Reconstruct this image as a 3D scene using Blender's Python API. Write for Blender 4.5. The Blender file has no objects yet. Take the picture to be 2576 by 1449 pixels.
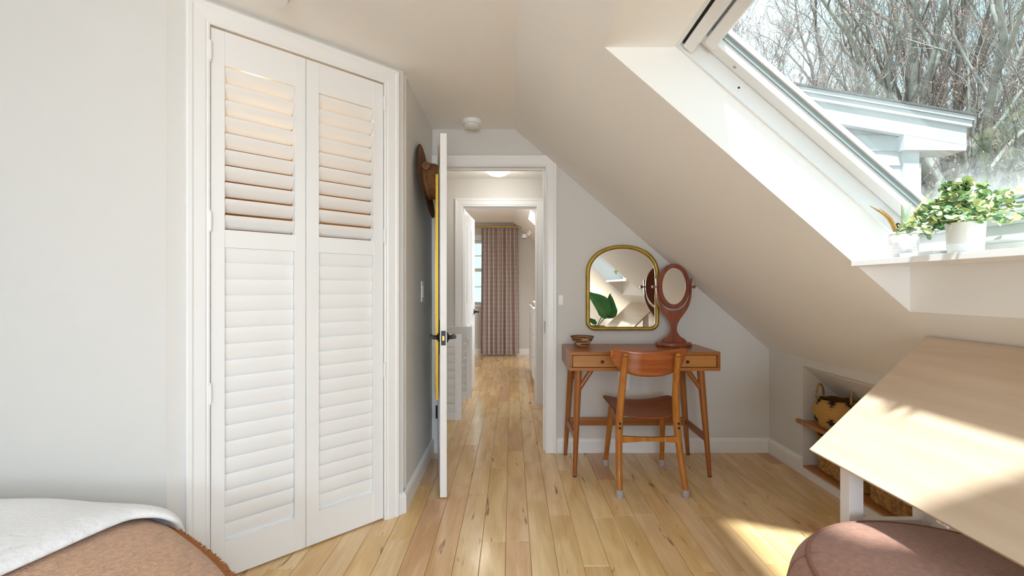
import bpy, bmesh, math, random
from mathutils import Vector, Matrix

S = bpy.context.scene
COL = S.collection
random.seed(7)
PI = math.pi

# ---------------------------------------------------------------- camera, world, sun, exposure
CAM_H = 1.16
cam = bpy.data.objects.new('camera', bpy.data.cameras.new('camera'))
COL.objects.link(cam)
cam.location = (0, 0, CAM_H)
cam.rotation_euler = (PI / 2, 0, 0)
cam.data.sensor_fit = 'HORIZONTAL'
cam.data.sensor_width = 36.0
cam.data.lens = 36.0 * 1200.0 / 2576.0
cam.data.clip_start = 0.02
cam.data.clip_end = 400
S.camera = cam

S.view_settings.view_transform = 'Standard'
S.view_settings.look = 'None'
S.view_settings.gamma = 1.0
S.view_settings.use_curve_mapping = False
S.view_settings.exposure = 0.42
S.cycles.diffuse_bounces = 8
S.cycles.max_bounces = 14

W = bpy.data.worlds.new('sky')
S.world = W
W.use_nodes = True
nt = W.node_tree
nt.nodes.clear()
wo = nt.nodes.new('ShaderNodeOutputWorld')
wb = nt.nodes.new('ShaderNodeBackground')
wr = nt.nodes.new('ShaderNodeValToRGB')
wn = nt.nodes.new('ShaderNodeTexNoise')
wc = nt.nodes.new('ShaderNodeTexCoord')
wn.inputs['Scale'].default_value = 2.2
wn.inputs['Detail'].default_value = 4
wr.color_ramp.elements[0].position = 0.38
wr.color_ramp.elements[0].color = (0.58, 0.80, 0.87, 1)
wr.color_ramp.elements[1].position = 0.66
wr.color_ramp.elements[1].color = (0.88, 0.95, 0.98, 1)
nt.links.new(wc.outputs['Generated'], wn.inputs['Vector'])
nt.links.new(wn.outputs['Fac'], wr.inputs['Fac'])
nt.links.new(wr.outputs['Color'], wb.inputs['Color'])
nt.links.new(wb.outputs['Background'], wo.inputs['Surface'])
wb.inputs['Strength'].default_value = 1.15


def lamp(name, kind, loc, energy, color=(1, 1, 1), direction=None, size=None, size_y=None, angle=None, portal=False, radius=None):
    L = bpy.data.lights.new(name, kind)
    L.energy = energy
    L.color = color
    o = bpy.data.objects.new(name, L)
    COL.objects.link(o)
    o.location = loc
    if direction is not None:
        o.rotation_euler = Vector(direction).to_track_quat('-Z', 'Y').to_euler()
    if kind == 'AREA':
        L.shape = 'RECTANGLE'
        L.size, L.size_y = size, size_y
        if portal:
            L.cycles.is_portal = True
    if angle is not None:
        L.angle = angle
    if radius is not None:
        L.shadow_soft_size = radius
    o['kind'] = 'helper'
    return o


SUN_DIR = Vector((0.175, 0.425, -1.0))
lamp('sun', 'SUN', (0, -4, 8), 7.5, (1.0, 0.98, 0.96), SUN_DIR, angle=math.radians(3.5))

# roof geometry shared by everything on the sloped side
TAN = 0.866
COS = 1 / math.sqrt(1 + TAN * TAN)
SIN = TAN * COS
CREASE = 0.02
CEIL = 2.28


def zi(x):
    return CEIL - TAN * (x - CREASE)


def zo(x):
    return zi(x) + 0.40


def SL(a, y, n):
    """point on the roof slope: a metres down from the crease, n metres out of the room"""
    return Vector((CREASE + a * COS + n * SIN, y, CEIL - a * SIN + n * COS))


NRM = Vector((SIN, 0, COS))
# sky portals at the real openings, and fill lamps added for brightness
lamp('skylight_portal', 'AREA', SL(1.146, 1.185, 0.31), 1, direction=-NRM, size=1.0, size_y=1.0, portal=True)
lamp('far_skylight_fill', 'AREA', SL(1.0, 6.15, 0.24), 28, (0.88, 0.95, 1.0), -NRM, size=0.7, size_y=0.9)  # added fill lamp in the far room's skylight, brightens that room
lamp('far_window_portal', 'AREA', (-0.83, 8.44, 1.44), 1, direction=(0, -1, 0), size=1.0, size_y=1.1, portal=True)
lamp('rear_skylight_fill', 'AREA', SL(1.146, -1.18, 0.24), 60, (0.67, 0.84, 1.0), -NRM, size=1.0, size_y=1.0)  # added fill lamp in the made-up skylight behind the camera
lamp('rear_window_fill', 'AREA', (0.03, -2.72, 1.22), 60, (0.76, 0.88, 1.0), (0.40, 1, 0.85), size=1.0, size_y=0.95)  # added fill lamp in the made-up gable window, tilted up to lift the ceiling

# ---------------------------------------------------------------- mesh helpers
WL = {}


class MB:
    def __init__(s):
        s.v = []
        s.f = []
        s.c = None

    def add(s, vs, fs):
        b = len(s.v)
        s.v += [Vector(p) for p in vs]
        s.f += [tuple(b + i for i in f) for f in fs]
        return s

    def box(s, lo, hi):
        x0, y0, z0 = lo
        x1, y1, z1 = hi
        return s.add([(x0, y0, z0), (x1, y0, z0), (x1, y1, z0), (x0, y1, z0), (x0, y0, z1), (x1, y0, z1), (x1, y1, z1), (x0, y1, z1)],
                     [(0, 3, 2, 1), (4, 5, 6, 7), (0, 1, 5, 4), (1, 2, 6, 5), (2, 3, 7, 6), (3, 0, 4, 7)])

    def fbox(s, fn, lo, hi):
        """box in a curved or rotated frame: fn(a,b,c) -> world"""
        x0, y0, z0 = lo
        x1, y1, z1 = hi
        return s.add([fn(*p) for p in [(x0, y0, z0), (x1, y0, z0), (x1, y1, z0), (x0, y1, z0), (x0, y0, z1), (x1, y0, z1), (x1, y1, z1), (x0, y1, z1)]],
                     [(0, 3, 2, 1), (4, 5, 6, 7), (0, 1, 5, 4), (1, 2, 6, 5), (2, 3, 7, 6), (3, 0, 4, 7)])

    def prism(s, pts, vec):
        n = len(pts)
        vec = Vector(vec)
        vs = [Vector(p) for p in pts] + [Vector(p) + vec for p in pts]
        return s.add(vs, [tuple(range(n))[::-1], tuple(range(n, 2 * n))] + [(i, (i + 1) % n, n + (i + 1) % n, n + i) for i in range(n)])

    def loft(s, rings, cap0=True, cap1=True, closed=True):
        n = len(rings[0])
        vs = [p for r in rings for p in r]
        fs = []
        for k in range(len(rings) - 1):
            for i in range(n if closed else n - 1):
                j = (i + 1) % n
                fs.append((k * n + i, k * n + j, (k + 1) * n + j, (k + 1) * n + i))
        if cap0:
            fs.append(tuple(range(n))[::-1])
        if cap1:
            m = (len(rings) - 1) * n
            fs.append(tuple(range(m, m + n)))
        return s.add(vs, fs)

    def tube(s, pts, rad, n=10, flat=1.0, cap=True, closed=False):
        pts = [Vector(p) for p in pts]
        if not isinstance(rad, (list, tuple)):
            rad = [rad] * len(pts)
        t0 = (pts[1] - pts[0]).normalized()
        ref = Vector((0, 0, 1)) if abs(t0.z) < 0.9 else Vector((1, 0, 0))
        a = t0.cross(ref).normalized()
        rings = []
        m = len(pts)
        for i, p in enumerate(pts):
            if closed:
                t = (pts[(i + 1) % m] - pts[i - 1]).normalized()
            else:
                t = (pts[min(i + 1, m - 1)] - pts[max(i - 1, 0)]).normalized()
            a = (a - t * a.dot(t)).normalized()
            b = t.cross(a)
            rings.append([p + (a * math.cos(2 * PI * k / n) + b * math.sin(2 * PI * k / n) * flat) * rad[i] for k in range(n)])
        if closed:
            rings.append(rings[0])
            return s.loft(rings, False, False)
        return s.loft(rings, cap, cap)

    def lathe(s, prof, c, n=32, axis='z', cap0=True, cap1=True):
        rings = []
        c = Vector(c)
        for r, h in prof:
            ring = []
            for k in range(n):
                a = 2 * PI * k / n
                if axis == 'z':
                    q = Vector((r * math.cos(a), r * math.sin(a), h))
                elif axis == 'x':
                    q = Vector((h, r * math.cos(a), r * math.sin(a)))
                else:
                    q = Vector((r * math.cos(a), h, r * math.sin(a)))
                ring.append(c + q)
            rings.append(ring)
        return s.loft(rings, cap0, cap1)


def setp(o, label=None, cat=None, group=None, kind=None):
    if label:
        o['label'] = label
    if cat:
        o['category'] = cat
    if group:
        o['group'] = group
    if kind:
        o['kind'] = kind
    return o


def empty(name, loc, label=None, cat=None, group=None, kind=None):
    o = bpy.data.objects.new(name, None)
    COL.objects.link(o)
    o.empty_display_size = 0.05
    o.location = loc
    WL[o] = Vector(loc)
    return setp(o, label, cat, group, kind)


def build(name, mb, mat, parent=None, bevel=0.0, smooth=None, sub=0, label=None, cat=None, group=None, kind=None, seg=2, solid=0, vcol=None, recalc=True):
    lo = Vector([min(p[i] for p in mb.v) for i in range(3)])
    hi = Vector([max(p[i] for p in mb.v) for i in range(3)])
    org = Vector(((lo.x + hi.x) / 2, (lo.y + hi.y) / 2, lo.z))
    me = bpy.data.meshes.new(name)
    me.from_pydata([p - org for p in mb.v], [], mb.f)
    if recalc:
        bm = bmesh.new()
        bm.from_mesh(me)
        bmesh.ops.recalc_face_normals(bm, faces=bm.faces)
        bm.to_mesh(me)
        bm.free()
    if vcol is not None:
        ca = me.color_attributes.new('col', 'FLOAT_COLOR', 'POINT')
        for i, c in enumerate(vcol):
            ca.data[i].color = (*c, 1)
    me.materials.append(mat)
    if smooth is not None:
        me.polygons.foreach_set('use_smooth', [True] * len(me.polygons))
        if smooth < 180:
            me.set_sharp_from_angle(angle=math.radians(smooth))
    o = bpy.data.objects.new(name, me)
    COL.objects.link(o)
    WL[o] = org
    if parent is not None:
        o.parent = parent
        o.location = org - WL[parent]
    else:
        o.location = org
    if solid:
        m = o.modifiers.new('solid', 'SOLIDIFY')
        m.thickness = solid
        m.offset = 0
    if bevel:
        m = o.modifiers.new('bevel', 'BEVEL')
        m.width = bevel
        m.segments = seg
        m.limit_method = 'ANGLE'
        m.angle_limit = math.radians(40)
        if smooth is None:
            me.polygons.foreach_set('use_smooth', [True] * len(me.polygons))
            m.harden_normals = True
    if sub:
        m = o.modifiers.new('sub', 'SUBSURF')
        m.levels = m.render_levels = sub
    return setp(o, label, cat, group, kind)


def copy_tree(o, parent=None, delta=(0, 0, 0)):
    kids = [c for c in COL.objects if c.parent == o]
    c = o.copy()
    COL.objects.link(c)
    c.parent = parent
    if parent is None:
        c.location = o.location + Vector(delta)
    for k in kids:
        copy_tree(k, c)
    return c


def spline(pts, n):
    """Catmull-Rom through pts"""
    pts = [Vector(p) for p in pts]
    out = []
    m = len(pts)
    for i in range(m - 1):
        p0 = pts[max(i - 1, 0)]
        p1, p2 = pts[i], pts[i + 1]
        p3 = pts[min(i + 2, m - 1)]
        for k in range(n):
            t = k / n
            out.append(0.5 * ((2 * p1) + (p2 - p0) * t + (2 * p0 - 5 * p1 + 4 * p2 - p3) * t * t + (3 * p1 - p0 - 3 * p2 + p3) * t ** 3))
    out.append(pts[-1])
    return out


# ---------------------------------------------------------------- materials
def mat(name, col, rough=0.5, metal=0.0, spec=0.5, bump=0.0, bscale=60.0, coat=0.0, var=0.0, vscale=4.0, vcolor=False, sheen=0.0):
    m = bpy.data.materials.new(name)
    m.use_nodes = True
    n = m.node_tree
    p = n.nodes['Principled BSDF']
    p.inputs['Base Color'].default_value = (*col, 1)
    p.inputs['Roughness'].default_value = rough
    p.inputs['Metallic'].default_value = metal
    p.inputs['Specular IOR Level'].default_value = spec
    p.inputs['Coat Weight'].default_value = coat
    p.inputs['Coat Roughness'].default_value = 0.12
    p.inputs['Sheen Weight'].default_value = sheen
    tc = n.nodes.new('ShaderNodeTexCoord')
    if vcolor:
        at = n.nodes.new('ShaderNodeAttribute')
        at.attribute_name = 'col'
        n.links.new(at.outputs['Color'], p.inputs['Base Color'])
    if var:
        tn = n.nodes.new('ShaderNodeTexNoise')
        tn.inputs['Scale'].default_value = vscale
        tn.inputs['Detail'].default_value = 5
        n.links.new(tc.outputs['Object'], tn.inputs['Vector'])
        r = n.nodes.new('ShaderNodeValToRGB')
        r.color_ramp.elements[0].position = 0.3
        r.color_ramp.elements[1].position = 0.7
        r.color_ramp.elements[0].color = (*[c * (1 - var) for c in col], 1)
        r.color_ramp.elements[1].color = (*[min(1, c * (1 + var)) for c in col], 1)
        n.links.new(tn.outputs['Fac'], r.inputs['Fac'])
        n.links.new(r.outputs['Color'], p.inputs['Base Color'])
    if bump:
        tb = n.nodes.new('ShaderNodeTexNoise')
        tb.inputs['Scale'].default_value = bscale
        tb.inputs['Detail'].default_value = 3
        n.links.new(tc.outputs['Object'], tb.inputs['Vector'])
        b = n.nodes.new('ShaderNodeBump')
        b.inputs['Strength'].default_value = bump
        b.inputs['Distance'].default_value = 0.01
        n.links.new(tb.outputs['Fac'], b.inputs['Height'])
        n.links.new(b.outputs['Normal'], p.inputs['Normal'])
    return m


def wood(name, c0, c1, axis='x', rough=0.35, coat=0.0, scale=1.0, spec=0.5):
    m = mat(name, c0, rough, coat=coat, spec=spec)
    n = m.node_tree
    p = n.nodes['Principled BSDF']
    tc = n.nodes.new('ShaderNodeTexCoord')
    oi = n.nodes.new('ShaderNodeObjectInfo')
    mp = n.nodes.new('ShaderNodeMapping')
    sc = {'x': (2.2, 38, 38), 'y': (38, 2.2, 38), 'z': (38, 38, 2.2)}[axis]
    mp.inputs['Scale'].default_value = [v * scale for v in sc]
    vm = n.nodes.new('ShaderNodeVectorMath')
    vm.operation = 'ADD'
    mu = n.nodes.new('ShaderNodeMath')
    mu.operation = 'MULTIPLY'
    mu.inputs[1].default_value = 13.0
    n.links.new(oi.outputs['Random'], mu.inputs[0])
    n.links.new(tc.outputs['Object'], vm.inputs[0])
    n.links.new(mu.outputs[0], vm.inputs[1])
    n.links.new(vm.outputs[0], mp.inputs['Vector'])
    tn = n.nodes.new('ShaderNodeTexNoise')
    tn.inputs['Scale'].default_value = 1.0
    tn.inputs['Detail'].default_value = 4
    tn.inputs['Distortion'].default_value = 0.6
    n.links.new(mp.outputs[0], tn.inputs['Vector'])
    r = n.nodes.new('ShaderNodeValToRGB')
    r.color_ramp.elements[0].position = 0.32
    r.color_ramp.elements[1].position = 0.68
    r.color_ramp.elements[0].color = (*c0, 1)
    r.color_ramp.elements[1].color = (*c1, 1)
    n.links.new(tn.outputs['Fac'], r.inputs['Fac'])
    n.links.new(r.outputs['Color'], p.inputs['Base Color'])
    return m


def emit(name, col, strength):
    m = bpy.data.materials.new(name)
    m.use_nodes = True
    n = m.node_tree
    n.nodes.clear()
    o = n.nodes.new('ShaderNodeOutputMaterial')
    e = n.nodes.new('ShaderNodeEmission')
    e.inputs['Color'].default_value = (*col, 1)
    e.inputs['Strength'].default_value = strength
    n.links.new(e.outputs[0], o.inputs['Surface'])
    return m


def glass(name, tint, fog=False, z0=0.0, z1=1.0):
    m = bpy.data.materials.new(name)
    m.use_nodes = True
    n = m.node_tree
    n.nodes.clear()
    o = n.nodes.new('ShaderNodeOutputMaterial')
    t = n.nodes.new('ShaderNodeBsdfTransparent')
    t.inputs['Color'].default_value = (*tint, 1)
    g = n.nodes.new('ShaderNodeBsdfGlossy')
    g.inputs['Roughness'].default_value = 0.0
    mx = n.nodes.new('ShaderNodeMixShader')
    mx.inputs['Fac'].default_value = 0.05
    n.links.new(t.outputs[0], mx.inputs[1])
    n.links.new(g.outputs[0], mx.inputs[2])
    last = mx
    if fog:
        # condensation along the lower and side edges of the pane
        tc = n.nodes.new('ShaderNodeTexCoord')
        sx = n.nodes.new('ShaderNodeSeparateXYZ')
        n.links.new(tc.outputs['Generated'], sx.inputs[0])
        tn = n.nodes.new('ShaderNodeTexNoise')
        tn.inputs['Scale'].default_value = 3.5
        tn.inputs['Detail'].default_value = 5
        n.links.new(tc.outputs['Generated'], tn.inputs['Vector'])
        a = n.nodes.new('ShaderNodeMath')
        a.operation = 'MULTIPLY_ADD'
        a.inputs[1].default_value = 0.30
        n.links.new(tn.outputs['Fac'], a.inputs[0])
        n.links.new(sx.outputs['Z'], a.inputs[2])
        mr = n.nodes.new('ShaderNodeMapRange')
        mr.inputs['From Min'].default_value = 0.17
        mr.inputs['From Max'].default_value = 0.30
        mr.inputs['To Min'].default_value = 0.16
        mr.inputs['To Max'].default_value = 0.0
        n.links.new(a.outputs[0], mr.inputs['Value'])
        d = n.nodes.new('ShaderNodeBsdfTranslucent')
        d.inputs['Color'].default_value = (0.95, 0.97, 0.97, 1)
        m2 = n.nodes.new('ShaderNodeMixShader')
        n.links.new(mr.outputs[0], m2.inputs['Fac'])
        n.links.new(mx.outputs[0], m2.inputs[1])
        n.links.new(d.outputs[0], m2.inputs[2])
        last = m2
    n.links.new(last.outputs[0], o.inputs['Surface'])
    return m


M = {}
M['wall'] = mat('wall_paint', (0.69, 0.678, 0.655), 0.75, spec=0.2, bump=0.03, bscale=180)
M['ceiling'] = mat('ceiling_paint', (0.87, 0.86, 0.845), 0.8, spec=0.2, bump=0.02, bscale=150)
M['white'] = mat('white_trim_paint', (0.86, 0.865, 0.87), 0.32, spec=0.45)
M['white2'] = mat('white_plastic', (0.86, 0.86, 0.86), 0.3)
M['blind'] = mat('white_lacquer', (0.80, 0.81, 0.82), 0.28)
M['black'] = mat('black_metal', (0.012, 0.013, 0.018), 0.35, metal=0.3)
M['dark'] = mat('dark_gap', (0.02, 0.018, 0.015), 0.8)
M['brass'] = mat('brass', (0.62, 0.40, 0.11), 0.32, metal=1.0)
M['gold'] = mat('gold_paint', (0.62, 0.38, 0.03), 0.4, metal=0.35)
M['goldframe'] = mat('antique_gold', (0.42, 0.27, 0.05), 0.38, metal=0.6, var=0.25, vscale=9)
M['mirror'] = mat('mirror_glass', (0.92, 0.93, 0.93), 0.0, metal=1.0)
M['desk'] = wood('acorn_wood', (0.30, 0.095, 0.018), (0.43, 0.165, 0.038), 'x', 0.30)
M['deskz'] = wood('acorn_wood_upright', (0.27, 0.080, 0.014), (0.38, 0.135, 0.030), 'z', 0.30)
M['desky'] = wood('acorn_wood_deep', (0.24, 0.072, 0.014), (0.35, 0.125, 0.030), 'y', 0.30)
M['drawer'] = wood('acorn_wood_drawer', (0.40, 0.165, 0.035), (0.52, 0.23, 0.055), 'x', 0.34)
M['chairx'] = wood('chair_ply', (0.30, 0.072, 0.018), (0.42, 0.125, 0.032), 'x', 0.22, coat=0.3)
M['chairseat'] = wood('chair_seat_ply', (0.22, 0.050, 0.010), (0.33, 0.088, 0.018), 'x', 0.36)
M['chairz'] = wood('chair_leg_wood', (0.36, 0.115, 0.018), (0.50, 0.20, 0.035), 'z', 0.25, coat=0.2)
M['vanity'] = wood('mahogany', (0.19, 0.040, 0.018), (0.30, 0.080, 0.034), 'z', 0.30, coat=0.15)
M['board'] = wood('birch_ply', (0.57, 0.435, 0.31), (0.65, 0.51, 0.375), 'y', 0.38, scale=0.6)
M['shelfwood'] = wood('oiled_pine', (0.34, 0.13, 0.035), (0.48, 0.21, 0.06), 'y', 0.35)
M['vcol'] = mat('woven_fibre', (1, 1, 1), 0.8, spec=0.2, vcolor=True, bump=0.5, bscale=160)
M['rattan'] = mat('seagrass_weave', (0.42, 0.22, 0.065), 0.75, var=0.5, vscale=45, bump=0.8, bscale=110)
M['straw'] = mat('brown_straw', (0.20, 0.085, 0.022), 0.7, var=0.35, vscale=60, bump=0.6, bscale=200)
M['strawdark'] = mat('dark_hat_trim', (0.05, 0.02, 0.012), 0.7)
M['leather'] = mat('hat_band', (0.17, 0.070, 0.020), 0.6, var=0.2, vscale=40)
M['rubber'] = mat('grey_felt_cap', (0.42, 0.36, 0.35), 0.8)
M['quilt'] = mat('white_quilt', (0.80, 0.80, 0.81), 0.9, spec=0.1, bump=0.6, bscale=45, sheen=0.3)
M['throw'] = mat('tan_wool', (0.55, 0.30, 0.16), 0.95, spec=0.1, var=0.22, vscale=70, bump=0.8, bscale=130, sheen=0.4)
M['fringe'] = mat('brown_fringe', (0.34, 0.14, 0.055), 0.95, spec=0.1)
M['pouf'] = mat('brown_pouf_linen', (0.36, 0.185, 0.135), 0.9, spec=0.1, var=0.16, vscale=60, bump=0.5, bscale=90, sheen=0.3)
M['piping'] = mat('brown_piping', (0.27, 0.13, 0.095), 0.85)
M['pot'] = mat('cream_ceramic', (0.72, 0.69, 0.64), 0.45)
M['can'] = mat('white_can', (0.80, 0.80, 0.81), 0.35)
M['soil'] = mat('soil', (0.06, 0.04, 0.025), 0.95)
M['leafA'] = mat('pale_green_leaf', (0.36, 0.50, 0.27), 0.55, var=0.35, vscale=14)
M['leafB'] = mat('deep_green_leaf', (0.09, 0.22, 0.085), 0.5, var=0.3, vscale=14)
M['leafC'] = mat('yellow_green_leaf', (0.58, 0.62, 0.26), 0.55, var=0.25, vscale=14)
M['aloe'] = mat('aloe_green', (0.34, 0.46, 0.30), 0.5, var=0.2, vscale=40)
M['aloedry'] = mat('aloe_dry', (0.55, 0.33, 0.10), 0.6, var=0.3, vscale=30)
M['bigleaf'] = mat('big_leaf_green', (0.035, 0.20, 0.045), 0.35, var=0.3, vscale=6)
M['stem'] = mat('leaf_stem', (0.16, 0.24, 0.08), 0.6)
M['pink'] = mat('pink_pad', (0.72, 0.47, 0.40), 0.8)
M['bark'] = mat('grey_bark', (0.235, 0.215, 0.20), 0.9, var=0.35, vscale=6)
M['barkpale'] = mat('pale_bark', (0.36, 0.37, 0.34), 0.9, var=0.35, vscale=5)
M['bud'] = mat('red_bud', (0.36, 0.20, 0.17), 0.8)
M['budo'] = mat('orange_bud', (0.42, 0.26, 0.17), 0.8)
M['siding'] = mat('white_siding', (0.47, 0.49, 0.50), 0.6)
M['shingle'] = mat('grey_shingle', (0.12, 0.12, 0.12), 0.9, var=0.3, vscale=25)
M['ground'] = mat('leaf_litter', (0.20, 0.16, 0.11), 0.95, var=0.4, vscale=1.5)
M['alu'] = mat('grey_gasket', (0.30, 0.35, 0.36), 0.4)
M['glassfog'] = glass('skylight_glass', (0.94, 0.985, 0.99), fog=True)
M['glass'] = glass('window_glass', (0.96, 0.98, 0.98))
M['closetin'] = mat('closet_interior', (0.42, 0.26, 0.13), 0.9)
M['shade'] = emit('lit_dome', (1.0, 0.97, 0.90), 5.0)
M['shade_far'] = emit('dim_dome', (1.0, 0.97, 0.90), 1.6)

# maple boards: each its own tone, fine grain, sparse mineral streaks
m = mat('maple_boards', (0.7, 0.5, 0.28), 0.17, spec=0.5)
M['maple'] = m
n = m.node_tree
p = n.nodes['Principled BSDF']
tc = n.nodes.new('ShaderNodeTexCoord')
oi = n.nodes.new('ShaderNodeObjectInfo')
cr = n.nodes.new('ShaderNodeValToRGB')
el = cr.color_ramp.elements
el[0].position = 0.0
el[0].color = (0.79, 0.555, 0.27, 1)
el[1].position = 1.0
el[1].color = (0.64, 0.375, 0.205, 1)
for pos, c in ((0.25, (0.83, 0.63, 0.355)), (0.5, (0.79, 0.57, 0.345)), (0.72, (0.82, 0.585, 0.305)), (0.9, (0.75, 0.50, 0.31))):
    e = el.new(pos)
    e.color = (*c, 1)
n.links.new(oi.outputs['Random'], cr.inputs['Fac'])
off = n.nodes.new('ShaderNodeVectorMath')
off.operation = 'MULTIPLY_ADD'
off.inputs[1].default_value = (17, 29, 41)
cmb = n.nodes.new('ShaderNodeCombineXYZ')
for i in range(3):
    n.links.new(oi.outputs['Random'], cmb.inputs[i])
n.links.new(cmb.outputs[0], off.inputs[0])
n.links.new(tc.outputs['Object'], off.inputs[2])


def grain(scale, detail, p0, p1, c0, c1, prev, blend, fac):
    mp = n.nodes.new('ShaderNodeMapping')
    mp.inputs['Scale'].default_value = scale
    n.links.new(off.outputs[0], mp.inputs['Vector'])
    t = n.nodes.new('ShaderNodeTexNoise')
    t.inputs['Scale'].default_value = 1
    t.inputs['Detail'].default_value = detail
    t.inputs['Distortion'].default_value = 0.8
    n.links.new(mp.outputs[0], t.inputs['Vector'])
    r = n.nodes.new('ShaderNodeValToRGB')
    r.color_ramp.elements[0].position = p0
    r.color_ramp.elements[1].position = p1
    r.color_ramp.elements[0].color = (*c0, 1)
    r.color_ramp.elements[1].color = (*c1, 1)
    n.links.new(t.outputs['Fac'], r.inputs['Fac'])
    x = n.nodes.new('ShaderNodeMix')
    x.data_type = 'RGBA'
    x.blend_type = blend
    x.inputs['Factor'].default_value = fac
    n.links.new(prev, x.inputs['A'])
    n.links.new(r.outputs['Color'], x.inputs['B'])
    return x.outputs['Result']


c = grain((60, 3, 3), 4, 0.35, 0.65, (0.90, 0.86, 0.80), (1.0, 1.0, 1.0), cr.outputs['Color'], 'MULTIPLY', 0.8)
c = grain((9, 1.6, 2), 3, 0.36, 0.62, (0.85, 0.77, 0.63), (1.04, 1.04, 1.03), c, 'MULTIPLY', 0.95)
c = grain((26, 4.0, 4), 2, 0.245, 0.31, (0.30, 0.18, 0.10), (1, 1, 1), c, 'MULTIPLY', 0.85)
n.links.new(c, p.inputs['Base Color'])

# plaid curtain
m = mat('plaid_curtain', (0.6, 0.47, 0.42), 0.9, spec=0.1)
M['plaid'] = m
n = m.node_tree
p = n.nodes['Principled BSDF']
tc = n.nodes.new('ShaderNodeTexCoord')
prev = None
for direction, sc in (('Z', 4.2), ('X', 5.2)):
    w = n.nodes.new('ShaderNodeTexWave')
    w.bands_direction = direction
    w.inputs['Scale'].default_value = sc
    n.links.new(tc.outputs['Object'], w.inputs['Vector'])
    r = n.nodes.new('ShaderNodeValToRGB')
    r.color_ramp.elements[0].position = 0.45
    r.color_ramp.elements[1].position = 0.75
    r.color_ramp.elements[0].color = (0.58, 0.495, 0.45, 1)
    r.color_ramp.elements[1].color = (0.46, 0.36, 0.335, 1)
    n.links.new(w.outputs['Fac'], r.inputs['Fac'])
    if prev is None:
        prev = r.outputs['Color']
    else:
        x = n.nodes.new('ShaderNodeMix')
        x.data_type = 'RGBA'
        x.blend_type = 'MIX'
        x.inputs['Factor'].default_value = 0.5
        n.links.new(prev, x.inputs['A'])
        n.links.new(r.outputs['Color'], x.inputs['B'])
        prev = x.outputs['Result']
n.links.new(prev, p.inputs['Base Color'])

# ---------------------------------------------------------------- floor of separate boards
floor = build('floor', MB().box((-3.4, -2.8, -0.12), (2.7, 8.45, -0.019)), M['dark'], kind='structure')
PW = 0.109
PX0 = -0.028
rows = range(-13, 17)


def board_rows():
    for k in rows:
        x0 = PX0 + k * PW
        x1 = x0 + PW
        y = 0.55 + random.uniform(-0.6, 0.0)
        while y < 8.38:
            L = random.choice((0.45, 0.6, 0.75, 0.9, 1.05, 1.25))
            y1 = min(y + L, 8.4)
            mid = (x0 + x1) / 2
            ok = True
            if y > 3.6 and not (-0.95 < mid < 0.85):
                ok = False
            if y > 4.95 and not (-0.75 < mid < 0.62):
                ok = False
            if mid > 1.85:
                ok = False
            if mid < -1.1 and y > 1.9:
                ok = False
            if mid < -0.75 and y > 2.9 and y1 < 3.55:
                ok = False
            if y1 < 1.0 and mid < -0.55:
                ok = False
            if ok:
                yield x0, x1, y, y1
            y = y1


g = 0.0006
for x0, x1, y0, y1 in board_rows():
    b = MB()
    e = 0.0014
    dz = random.uniform(-0.0004, 0.0)
    z1 = dz
    lo = [(x0 + g, y0 + g, -0.0185), (x1 - g, y0 + g, -0.0185), (x1 - g, y1 - g, -0.0185), (x0 + g, y1 - g, -0.0185)]
    md = [(a, c, z1 - e) for a, c, _ in lo]
    hi = [(x0 + g + e, y0 + g + e * .6, z1), (x1 - g - e, y0 + g + e * .6, z1), (x1 - g - e, y1 - g - e * .6, z1), (x0 + g + e, y1 - g - e * .6, z1)]
    b.loft([lo, md, hi], True, True)
    build('plank', b, M['maple'], floor, recalc=False)
# the boards that lie out of sight behind the camera and beside the far room
rest = MB()
for lo, hi in (((-3.35, -2.75, -0.0185), (-1.0, 1.75, -0.001)), ((-1.0, -2.75, -0.0185), (1.81, -0.1, -0.001)),
               ((-2.2, 5.0, -0.0185), (-0.8, 8.3, -0.001)), ((0.65, 4.95, -0.0185), (1.8, 8.3, -0.001))):
    rest.box(lo, hi)
o = build('plank_area', rest, M['maple'], floor, kind='stuff')

# ---------------------------------------------------------------- ceiling, slopes, walls
cb = MB()
cb.box((-3.4, -2.8, CEIL), (CREASE, 3.49, CEIL + 0.4))
build('ceiling', cb, M['ceiling'], kind='structure')
build('ceiling_hall', MB().box((-2.2, 3.49, 2.245), (0.70, 4.74, 2.68)), M['ceiling'], kind='structure')
build('ceiling_far_room', MB().box((-2.3, 4.74, CEIL), (CREASE, 8.45, CEIL + 0.4)), M['ceiling'], kind='structure')


def slope_mesh(y0, y1, holes, head=0.593, foot=1.70):
    b = MB()
    full = [(CREASE, zi(CREASE)), (2.75, zi(2.75)), (2.75, zo(2.75)), (CREASE, zo(CREASE))]
    segs = []
    y = y0
    for h0, h1 in holes:
        segs.append((y, h0))
        y = h1
    segs.append((y, y1))
    for a, c in segs:
        b.prism([(x, a, z) for x, z in full], (0, c - a, 0))
    for h0, h1 in holes:
        hp = SL(head, 0, 0.16)
        hq = SL(head, 0, 0.302)
        fp = SL(foot, 0, 0.16)
        fq = SL(foot, 0, 0.302)
        xin = CREASE + (CEIL - hp.z) / TAN
        up = [(CREASE, CEIL), (xin, hp.z), (hp.x, hp.z), (hq.x, hq.z), (CREASE, zo(CREASE))]
        dn = [(fp.x, zi(fp.x)), (2.75, zi(2.75)), (2.75, zo(2.75)), (fq.x, fq.z), (fp.x, fp.z)]
        b.prism([(x, h0, z) for x, z in up], (0, h1 - h0, 0))
        b.prism([(x, h0, z) for x, z in dn], (0, h1 - h0, 0))
    return b


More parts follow.
